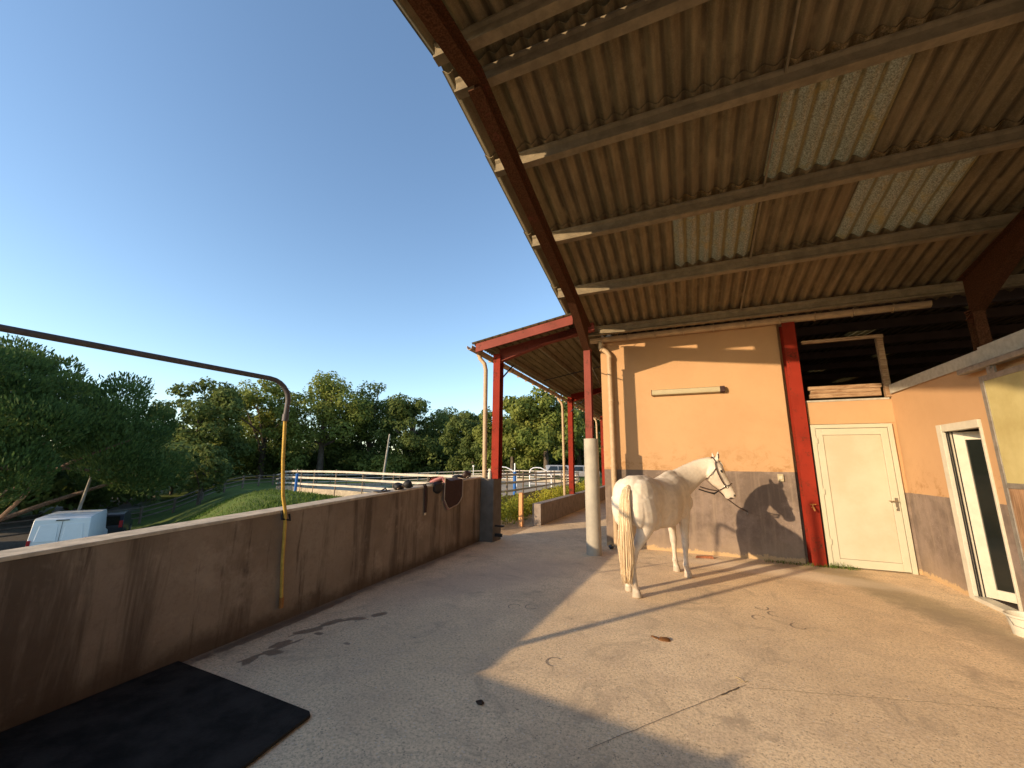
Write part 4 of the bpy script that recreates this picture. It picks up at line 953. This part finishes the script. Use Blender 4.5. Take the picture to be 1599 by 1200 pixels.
# hoof prints: thin arcs of dirt
b = MB()
for (cx, cy, a0) in ((.62, 5.35, .3), (.80, 5.55, 1.2), (.95, 5.25, 2.0), (-1.9, 4.55, .5), (-1.72, 4.62, 2.2), (-1.1, 3.5, 1.0), (.70, 5.72, 3.0)):
    P_ = [(cx+.065*math.cos(a0+t), cy+.075*math.sin(a0+t)) for t in np.linspace(0, 3.9, 12)]
    strip(b, P_, .009)
MT['print'] = M_plain('dirt_print', (.30, .24, .19), .95, .3, 14, .2)
struct(b.build('hoof_print', MT['print']))

# ------------------------------------------------------------------ leaves
def leaves(P, N, size, jit=.5, asp=.55):
    """P (n,3) centres, N (n,3) outward normals -> rhombus leaves"""
    n = len(P); nn = N+rng.normal(0, jit, (n, 3)); nn /= np.linalg.norm(nn, axis=1, keepdims=True)+1e-9
    r = rng.normal(0, 1, (n, 3)); a = np.cross(nn, r); a /= np.linalg.norm(a, axis=1, keepdims=True)+1e-9; c_ = np.cross(nn, a)
    s = size*rng.uniform(.6, 1.35, (n, 1))
    V = np.stack([P-a*s, P-c_*s*asp, P+a*s, P+c_*s*asp], 1).reshape(-1, 3)
    return V
def leaf_mesh(name, V, mat):
    n = len(V)//4; me = bpy.data.meshes.new(name); me.vertices.add(len(V)); me.vertices.foreach_set('co', V.astype(np.float32).ravel())
    me.loops.add(4*n); me.loops.foreach_set('vertex_index', np.arange(4*n, dtype=np.int32)); me.polygons.add(n)
    me.polygons.foreach_set('loop_start', np.arange(0, 4*n, 4, dtype=np.int32)); me.polygons.foreach_set('loop_total', np.full(n, 4, np.int32))
    me.update(calc_edges=True); me.validate(); me.materials.append(MT[mat]); return me
def crown_pts(blobs, n):
    out, nor = [], []; vol = np.array([b_[3]**2 for b_ in blobs]); cnt = (n*vol/vol.sum()).astype(int)
    for (x, y, z, r, sq), c_ in zip(blobs, cnt):
        d = rng.normal(0, 1, (c_, 3)); d /= np.linalg.norm(d, axis=1, keepdims=True)
        rad = r*(rng.uniform(.15, 1, (c_, 1))**.35)*(1+.16*np.sin(d[:, :1]*5+x)*np.cos(d[:, 1:2]*6+y))
        p = d*rad; p[:, 2] *= sq; out.append(p+np.array([x, y, z])); nor.append(d)
    return np.concatenate(out), np.concatenate(nor)
def make_tree(name, label, x, y, height, R, n, leaf, mat, seed, kind='oak', group=None, base=.18, bark='bark', trunk_r=None):
    global rng
    rng = np.random.default_rng(seed); rr = random.Random(seed); g = gh(x, y)
    t = thing(name, label, 'tree', (x, y, g), 0, group)
    hgt = height; blobs = []
    if kind == 'oak':
        nb = 64; cz = hgt*(.5+base*.5); rz_ = hgt*(.5-base*.5)
        for i in range(nb):
            a = rr.uniform(0, 6.28); w_ = rr.uniform(-1, 1); f = rr.random()**.28; h_ = math.sqrt(1-w_*w_)
            if w_ < 0: h_ = max(h_, .72+.28*h_)
            br = R*rr.uniform(.16, .30); rad = max(0, R*h_*f-br*.6)
            blobs.append((rad*math.cos(a), rad*math.sin(a), cz+w_*f*(rz_-br*.6), br, rr.uniform(.65, .9)))
    else:
        nb = 95
        for i in range(nb):
            a = rr.uniform(0, 6.28); f = math.sqrt(rr.random()); zt = hgt*(.95-.60*f**3.2)
            br = R*rr.uniform(.09, .19); rad = f*R*.9; zc = max(hgt*.30, zt-br*.5-rr.random()**1.6*hgt*.38*(1-f*.5))
            blobs.append((rad*math.cos(a), rad*math.sin(a), zc, br, rr.uniform(.6, .85)))
    P_, N_ = crown_pts(blobs, n)
    if kind == 'pine':   # upright tufts of needles
        k = len(P_); r = rng.normal(0, 1, (k, 3)); upv = N_*.7+np.array([0, 0, 1.0])+rng.normal(0, .3, (k, 3)); upv /= np.linalg.norm(upv, axis=1, keepdims=True)
        a = np.cross(upv, r); a /= np.linalg.norm(a, axis=1, keepdims=True); s = leaf*rng.uniform(.7, 1.4, (k, 1))
        V = np.stack([P_-upv*s*.5, P_-a*s*.28+upv*s*.3, P_+upv*s, P_+a*s*.28+upv*s*.3], 1).reshape(-1, 3)
    else: V = leaves(P_, N_+np.array([0, 0, .4]), leaf)
    o = bpy.data.objects.new('crown', leaf_mesh('crown', V, mat)); C.objects.link(o); o.parent = t
    tr_ = trunk_r or hgt*.026; b = MB()
    b.tube([(0, 0, -.3), (rr.uniform(-.1, .1), 0, hgt*.2), (rr.uniform(-.3, .3), rr.uniform(-.3, .3), hgt*.45), (rr.uniform(-.5, .5), rr.uniform(-.5, .5), hgt*.75)], [tr_*1.3, tr_, tr_*.7, tr_*.25], 9)
    for i in range(9):
        bb = rr.choice(blobs); z0 = hgt*rr.uniform(.18, .5)
        b.tube([(0, 0, z0), (bb[0]*.5, bb[1]*.5, (z0+bb[2])/2+.2), (bb[0], bb[1], bb[2])], [tr_*.5, tr_*.3, tr_*.1], 6)
    b.build('trunk', bark, t, smooth=True)
    return t
def at(px, dist):   # ground spot seen under a picture column, at a distance
    dx = right.x*(px-799.5)/618.45+fwd.x+down.x*.2; dy = right.y*(px-799.5)/618.45+fwd.y+down.y*.2; l = math.hypot(dx, dy); return dx/l*dist, dy/l*dist
TG = 'trees along the far edge of the field'
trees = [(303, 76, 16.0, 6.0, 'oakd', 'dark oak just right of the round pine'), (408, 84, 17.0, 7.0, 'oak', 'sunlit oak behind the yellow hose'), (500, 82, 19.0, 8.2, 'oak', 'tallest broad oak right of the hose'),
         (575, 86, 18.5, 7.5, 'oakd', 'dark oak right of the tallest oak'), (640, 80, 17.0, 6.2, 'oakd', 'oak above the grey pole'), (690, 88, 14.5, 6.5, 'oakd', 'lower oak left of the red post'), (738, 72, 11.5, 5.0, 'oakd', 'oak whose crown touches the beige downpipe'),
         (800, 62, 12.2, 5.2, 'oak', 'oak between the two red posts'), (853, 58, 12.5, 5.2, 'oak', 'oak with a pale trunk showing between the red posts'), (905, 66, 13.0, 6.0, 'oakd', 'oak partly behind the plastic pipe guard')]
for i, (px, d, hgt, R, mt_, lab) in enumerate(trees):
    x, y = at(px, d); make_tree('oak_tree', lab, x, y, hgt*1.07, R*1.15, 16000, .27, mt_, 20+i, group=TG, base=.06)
x, y = at(320, 46); make_tree('young_tree', 'small loose tree standing alone beside the field fence', x, y, 5.6, 1.9, 2600, .16, 'oakd', 50, base=.1)
pn = make_tree('pine_tree', 'huge dark umbrella pine behind the white van', -37.2, 8.3, 13.5, 10.9, 120000, .15, 'pine', 60, kind='pine', bark='barkp', trunk_r=.38)
b = MB()   # bare limbs under the crown
for p in ([(0, 0, 1), (2.5, 1.5, 3.2), (6.2, 3.0, 5.2), (8.0, 4.2, 6.2)], [(0, 0, 1.6), (3.5, -1, 4), (7, -2, 5.4)], [(0, 0, .5), (3, 3.2, 2.6), (5.2, 6.2, 4.2)], [(0, 0, .3), (2.4, -2.6, 2.4), (4.6, -4, 4.6)], [(.3, 0, .2), (4.2, .6, 1.2), (6.6, 1.0, 3.2), (7.6, 1.3, 4.8)]):
    b.tube(p, [.17, .12, .08, .04][:len(p)], 7)
b.build('limb', 'barkp', pn, smooth=True)
# understorey bushes
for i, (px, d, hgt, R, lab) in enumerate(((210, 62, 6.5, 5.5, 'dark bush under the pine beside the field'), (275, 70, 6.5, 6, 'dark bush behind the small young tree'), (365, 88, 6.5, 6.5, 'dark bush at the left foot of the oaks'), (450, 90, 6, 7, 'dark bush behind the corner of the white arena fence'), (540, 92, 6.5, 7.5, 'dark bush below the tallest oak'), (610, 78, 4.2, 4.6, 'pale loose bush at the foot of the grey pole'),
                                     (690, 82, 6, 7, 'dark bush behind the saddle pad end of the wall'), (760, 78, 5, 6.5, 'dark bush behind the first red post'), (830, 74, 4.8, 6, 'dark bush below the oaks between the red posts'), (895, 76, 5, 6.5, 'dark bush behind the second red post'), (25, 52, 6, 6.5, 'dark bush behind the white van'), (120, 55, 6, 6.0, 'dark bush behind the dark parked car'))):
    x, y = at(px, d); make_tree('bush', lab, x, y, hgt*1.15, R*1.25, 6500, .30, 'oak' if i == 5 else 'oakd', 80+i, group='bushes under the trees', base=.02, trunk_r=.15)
# unseen wood to the left and behind, whose shadow lies over the car park
rng = np.random.default_rng(5); blobs = []
for i in range(90):
    t = i/89+random.uniform(-.01, .01); x = -46+t*(-48); y = -36+t*50; g = -3.5
    blobs.append((x+random.uniform(-3, 3), y+random.uniform(-3, 3), g+random.uniform(1, 10.0), random.uniform(2.2, 3.4), .9))
P_, N_ = crown_pts(blobs, 16000); o = bpy.data.objects.new('far_wood', leaf_mesh('far_wood', leaves(P_, N_, .8), 'oakd')); C.objects.link(o); tag(o, 'unseen wood to the left and behind, placed to shade the car park', 'wood', kind='stuff')
blobs = []
for px in range(150, 960, 14):
    x, y = at(px, 104+random.uniform(-5, 5)); blobs.append((x, y, -2.5+random.uniform(1.0, 7.5), random.uniform(3.5, 5), .9))
P_, N_ = crown_pts(blobs, 22000); o = bpy.data.objects.new('distant_wood', leaf_mesh('distant_wood', leaves(P_, N_, .55), 'oakd')); C.objects.link(o); tag(o, 'dark wood behind the row of oaks', 'wood', kind='stuff')
# hedge
rng = np.random.default_rng(9); blobs = []
for i in range(60):
    t = i/59; y = 9.2+t*15; blobs.append((-4.75-.2*t+random.uniform(-.25, .25), y, .36+random.uniform(-.18, .16), random.uniform(.28, .38), .95))
    blobs.append((-4.8+random.uniform(-.3, .3)-.2*t, y+.1, .12, .34, .9))
P_, N_ = crown_pts(blobs, 26000); k = P_[:, 2] > -.02; V = leaves(P_[k], N_[k], .034, asp=.5)
o = bpy.data.objects.new('hedge', leaf_mesh('hedge', V, 'hedge')); C.objects.link(o); tag(o, 'clipped yellow green hedge behind the parapet and the short wooden post', 'hedge')
# weeds at the column foot
rng = np.random.default_rng(3); n = 420
P_ = np.stack([rng.uniform(1.15, 2.45, n), 8.40+rng.normal(0, .035, n)-.04*(rng.random(n)), np.zeros(n)], 1)
h_ = rng.uniform(.01, .045, (n, 1))*(1+1.2*np.exp(-((P_[:, :1]-2.2)/.14)**2)); a = rng.normal(0, 1, (n, 3)); a[:, 2] = 0; a /= np.linalg.norm(a, axis=1, keepdims=True)
L_ = np.concatenate([rng.normal(0, .4, (n, 2)), np.ones((n, 1))], 1)
V = np.stack([P_-a*.003, P_+a*.003, P_+L_*h_+a*.003, P_+L_*h_*1.3], 1).reshape(-1, 3)
o = bpy.data.objects.new('weeds', leaf_mesh('weeds', V, 'weed')); C.objects.link(o); tag(o, 'green weeds along the foot of the red column and the white door', 'weeds', kind='stuff')
# grass on the bank left of the arena
rng = np.random.default_rng(4); n = 30000
px_ = rng.uniform(-26, -9, n); py_ = rng.uniform(5, 17, n); pz_ = ground_h(px_, py_)
s_ = (px_+9)*.53+(py_-5)*.85; k = (s_ > -5) & (s_ < 5); px_, py_, pz_ = px_[k], py_[k], pz_[k]; n = len(px_)
P_ = np.stack([px_, py_, pz_-.02], 1); h_ = rng.uniform(.05, .14, (n, 1)); a = rng.normal(0, 1, (n, 3)); a[:, 2] = 0; a /= np.linalg.norm(a, axis=1, keepdims=True)
L_ = np.concatenate([rng.normal(0, .45, (n, 2)), np.ones((n, 1))], 1)
V = np.stack([P_-a*.02, P_+a*.02, P_+L_*h_+a*.012, P_+L_*h_*1.25], 1).reshape(-1, 3)
o = bpy.data.objects.new('grass', leaf_mesh('grass', V, 'weed')); C.objects.link(o); tag(o, 'short green grass on the bank beside the arena', 'grass', kind='stuff')

# ------------------------------------------------------------------ arena fence
af = thing('arena_fence', 'white three rail fence round the riding arena with pale kickboards', 'fence')
loop = [(-27.1, 20.6), (-22.5, 17.4), (-18.3, 15.3), (-16.6, 14.75), (-13.9, 14.4), (-10.4, 14.05), (-8.0, 13.9), (-7.1, 14.3), (-6.75, 15.4), (-6.9, 20), (-7.3, 26), (-8.2, 33), (-9.6, 39), (-12.5, 41.5), (-18, 42), (-24, 39.5), (-29.5, 35), (-31.5, 30), (-30.5, 24.5), (-28.8, 21.6), (-27.1, 20.6)]
def resample(P_, st):
    out = [Vector((*P_[0], 0))]; acc = 0
    for p, q in zip(P_[:-1], P_[1:]):
        p, q = Vector((*p, 0)), Vector((*q, 0)); L = (q-p).length; t = st-acc
        while t < L: out.append(p.lerp(q, t/L)); t += st
        acc = L-(t-st)
    return out
fp = resample(loop, 1.9)
def az_(x, y): # arena level
    return gh(x, y)+.06
for p in fp:
    b = MB(); z = az_(p.x, p.y); b.tube([(p.x, p.y, z-.1), (p.x, p.y, z+1.24)], .035, 6); b.build('post', 'postw', af)
fine = resample(loop, .55); nF = len(fine)
cen = Vector((-18, 28, 0))
for hz_ in (.50, .82, 1.14):
    b = MB(); v = []; 
    for i in range(nF):
        p = fine[i]; t = (fine[(i+1) % nF]-fine[i-1]).normalized(); nr = Vector((t.y, -t.x, 0)); nr = nr if nr.dot(p-cen) > 0 else -nr; z = az_(p.x, p.y)+hz_; q = p+nr*.05
        v += [(q.x, q.y, z-.045), (q.x+nr.x*.03, q.y+nr.y*.03, z-.045), (q.x+nr.x*.03, q.y+nr.y*.03, z+.045), (q.x, q.y, z+.045)]
    f = []
    for i in range(nF-1):
        for k in range(4): f.append((4*i+k, 4*i+(k+1) % 4, 4*(i+1)+(k+1) % 4, 4*(i+1)+k))
    b.add(v, f); b.build('rail', 'rail', af)
b = MB(); v = []
for i in range(nF):
    p = fine[i]; z = az_(p.x, p.y); v += [(p.x, p.y, z-.3), (p.x*1.001-.02, p.y, z+.30)]
b.add(v, [(2*i, 2*i+1, 2*i+3, 2*i+2) for i in range(nF-1)]); o = b.build('kickboard', 'kick', af); sm = o.modifiers.new('s', 'SOLIDIFY'); sm.thickness = .04
b = MB(); n_ = len(fine); inner = [p+(cen-p).normalized()*.3 for p in fine]
b.add([(p.x, p.y, az_(p.x, p.y)+.02) for p in inner]+[(cen.x, cen.y, az_(-18, 28)+.05)], [(i, (i+1) % n_, n_) for i in range(n_)]); struct(b.build('arena_sand', 'gravelsand'))
def post_thing(name, label, cat, px, d, z0, h, r, mat, parts, group=None):
    x, y = at(px, d); t = thing(name, label, cat, (x, y, z0), 0, group)
    for (nm, a, c_, rr_, mm) in parts:
        b = MB(); b.tube([(0, 0, a), (0, 0, c_)], rr_, 10); b.build(nm, mm, t, smooth=True)
    return t
post_thing('padded_post', 'blue padded post at the left corner of the arena', 'post', 466, 24.3, -.4, 1.7, .06, 'blue', [('padding', 0, 1.36, .07, 'blue'), ('pole_tip', 1.36, 1.6, .025, 'steel')], 'blue padded posts by the arena')
post_thing('padded_post', 'blue padded post with white top seen right of the first red column', 'post', 804, 21.5, -.1, 1.7, .06, 'blue', [('padding', 0, 1.28, .085, 'blue'), ('pole_tip', 1.28, 1.72, .035, 'vanwhite')], 'blue padded posts by the arena')
post_thing('marker_post', 'thin white knobbed marker post behind the wall near the pillar', 'post', 739.5, 20, -.1, 1.4, .03, 'vanwhite', [('pole', 0, 1.52, .018, 'vanwhite'), ('knob', 1.52, 1.60, .05, 'vanwhite')])
# jump wings (white arched frames) and the parked cars beyond the arena
for i, (px, d, lab) in enumerate(((790, 30, 'white tubular arch right behind the first red post'), (844, 30, 'white tubular arch left of the second beige downpipe'))):
    x, y = at(px, d); t = thing('jump_wing', lab, 'jump wing', (x, y, gh(x, y)), R_(25), 'white arched jump wings')
    b = MB(); P_ = [(-.8, 0, 0), (-.8, 0, 1.2)]+[(-.8+.45*(1-math.cos(R_(a))), 0, 1.2+.32*math.sin(R_(a))) for a in (30, 60, 90)]+[(0, 0, 1.5), (.45, 0, 1.3), (.8, 0, .95), (.8, 0, 0)]; b.tube(P_, .04, 8); b.build('arch', 'vanwhite', t, smooth=True)
    b = MB()
    for z in (.35, .7, 1.0): b.tube([(-.8, 0, z), (.8, 0, z)], .025, 6)
    b.build('rung', 'vanwhite', t)

# ------------------------------------------------------------------ vehicles
def vehicle(name, label, cat, loc, rz, L, W, Hh, roof_f, roof_r, belt, mat, hood, van=False, group=None):
    """x forward, rear at x=0"""
    t = thing(name, label, cat, loc, rz, group); hw = W/2
    prof = [(0.02, .35), (0.0, belt), (roof_r[0], Hh*.97), (roof_r[0]+.15, Hh), (L-roof_f, Hh), (L-roof_f+.25, Hh*.98), (L-hood, belt+.08), (L-.15, belt-.12), (L, belt-.35), (L, .35)]
    n = len(prof); rings_ = []
    for s, k in ((-1, .93), (-.985, 1), (.985, 1), (1, .93)):
        rings_.append([(L/2+(x-L/2)*(1 if k == 1 else .985), s*hw*(1-(.10 if not van else .06)*max(0, (z-belt)/(Hh-belt))), z if k == 1 else .35+(z-.35)*.985) for x, z in prof])
    b = MB(); b.loft(rings_); b.build('body', mat, t, bevel=.03, smooth=True, sharp=30)
    for x in (L*.19, L*.80):
        for s in (-1, 1):
            b = MB(); b.tube([(x, s*(hw-.2), .33), (x, s*(hw+.01), .33)], .33, 18); w_ = b.build('wheel', 'tyre', t, smooth=True)
            b = MB(); b.tube([(x, s*(hw-.05), .33), (x, s*(hw+.02), .33)], .2, 14); b.build('rim', 'steel', w_, smooth=True)
    return t, prof, hw
vx, vy = -28.3, 10.3; vz = gh(vx, vy)
hd = math.atan2(.50, -.87)
t, prof, hw = vehicle('white_van', 'white panel van parked below the low wall, rear doors towards the yard', 'van', (vx+.8, vy-.5, -3.5), hd, 5.2, 2.0, 2.3, 1.4, (.13, 0), 1.15, 'vanwhite', .9, van=True)
t.location.z = vz+.02
b = MB()
for s in (0,): b.box((-.016, -.006, .5), (.004, .006, 1.15)); b.hexa([(-.016, -.006, 1.15), (-.016, .006, 1.15), (.02, .006, 1.15), (.02, -.006, 1.15), (.105, -.006, 2.14), (.105, .006, 2.14), (.14, .006, 2.14), (.14, -.006, 2.14)])
b.build('door_seam', 'seam', t)
for s in (-1, 1):
    b = MB(); b.box((-.03, s*.93-.055, .95), (.04, s*.93+.055, 1.35)); b.build('tail_light', 'tail_red', t, bevel=.01)
    b = MB(); b.hexa([(-.012, s*.08, 1.25), (-.012, s*.80, 1.25), (.03, s*.80, 1.25), (.03, s*.08, 1.25), (.082, s*.12, 2.0), (.082, s*.72, 2.0), (.12, s*.72, 2.0), (.12, s*.12, 2.0)]); b.build('rear_panel', 'vanwhite', t, bevel=.02)
b = MB(); b.box((.07, -.22, 2.17), (.12, .22, 2.21)); b.build('brake_lamp', 'black', t)
b = MB(); b.box((-.06, .04, .98), (-.01, .2, 1.02)); b.build('door_handle', 'black', t)
b = MB(); b.box((-.12, -.98, .38), (.05, .98, .6)); b.build('bumper', 'black', t, bevel=.02)
x, y = at(182, 36.5)
t, _, _ = vehicle('dark_car', 'dark estate car parked beyond the white van', 'car', (x, y, gh(x, y)), math.atan2(.5, -.86), 4.3, 1.8, 1.65, 1.5, (.35, 0), .95, 'cardark', 1.2)
b = MB(); b.hexa([(.0, -.72, 1.0), (.0, .72, 1.0), (.03, .72, 1.0), (.03, -.72, 1.0), (.26, -.62, 1.52), (.26, .62, 1.52), (.30, .62, 1.52), (.30, -.62, 1.52)]); b.build('rear_window', 'glass', t)
b = MB(); b.box((-.02, .68, .85), (.05, .85, 1.25)); b.build('tail_light', 'tail_red', t)
b = MB(); b.box((-.02, -.85, .85), (.05, -.68, 1.25)); b.build('tail_light', 'tail_red', t)
b = MB(); b.hexa([(.25, .60, 1.0), (.45, .885, 1.0), (.45, .90, 1.0), (.2, .9, 1.0), (.4, .6, 1.52), (.6, .80, 1.52), (.6, .82, 1.52), (.4, .82, 1.52)]); b.build('pillar_trim', 'carsilver', t)
for i, (px, d, lab) in enumerate(((872, 47, 'silver car parked beyond the arena left of the second red post'), (912, 45, 'silver car parked beyond the arena beside the pipe guard'))):
    x, y = at(px+22, d); t, _, _ = vehicle('silver_car', lab, 'car', (x, y, gh(x, y)+.35), R_(202), 4.2, 1.75, 1.5, 1.35, (.5, 0), .88, 'carsilver', 1.15, group='silver cars parked beyond the arena')
    for s in (-1, 1):
        b = MB(); b.hexa([(.55, s*.84, .93), (1.7, s*.87, .93), (1.7, s*.885, .93), (.55, s*.855, .93), (.8, s*.79, 1.38), (1.7, s*.80, 1.38), (1.7, s*.82, 1.38), (.8, s*.81, 1.38)]); b.hexa([(1.8, s*.87, .93), (2.9, s*.86, .93), (2.9, s*.875, .93), (1.8, s*.885, .93), (1.8, s*.80, 1.38), (2.6, s*.79, 1.38), (2.6, s*.81, 1.38), (1.8, s*.82, 1.38)]); b.build('side_window', 'glass', t)
# poles
def pole(name, label, px, d, h, lean, r, mat):
    x, y = at(px, d); t = thing(name, label, 'pole', (x, y, gh(x, y)))
    b = MB(); b.tube([(0, 0, -.2), (lean[0], lean[1], h)], [r, r*.7], 9); b.build('shaft', mat, t, smooth=True)
    b = MB(); b.box((lean[0]-.06, lean[1]-.06, h), (lean[0]+.06, lean[1]+.06, h+.05)); b.build('cap', 'steel', t)
pole('utility_pole', 'grey wooden pole leaning slightly in front of the oaks', 599, 60, 6.9, (.25, .55), .17, 'paleh')
pole('utility_pole', 'pale grey pole rising behind the white van', 128, 33, 4.1, (.15, .45), .09, 'paleh')
# field fence
ff = thing('field_fence', 'dark three rail wooden fence across the lower field', 'fence')
fpts = resample([(-36, 5), (-39.5, 15), (-43, 24.5), (-47, 33), (-52, 44)], 3.0)
for p in fpts:
    b = MB(); z = gh(p.x, p.y); b.box((p.x-.07, p.y-.07, z-.2), (p.x+.07, p.y+.07, z+1.35)); b.build('post', 'postw', ff)
for hz_ in (.45, .85, 1.22):
    b = MB()
    for p, q in zip(fpts[:-1], fpts[1:]): b.tube([(p.x, p.y, gh(p.x, p.y)+hz_), (q.x, q.y, gh(q.x, q.y)+hz_)], .05, 6)
    b.build('rail', 'postw', ff)
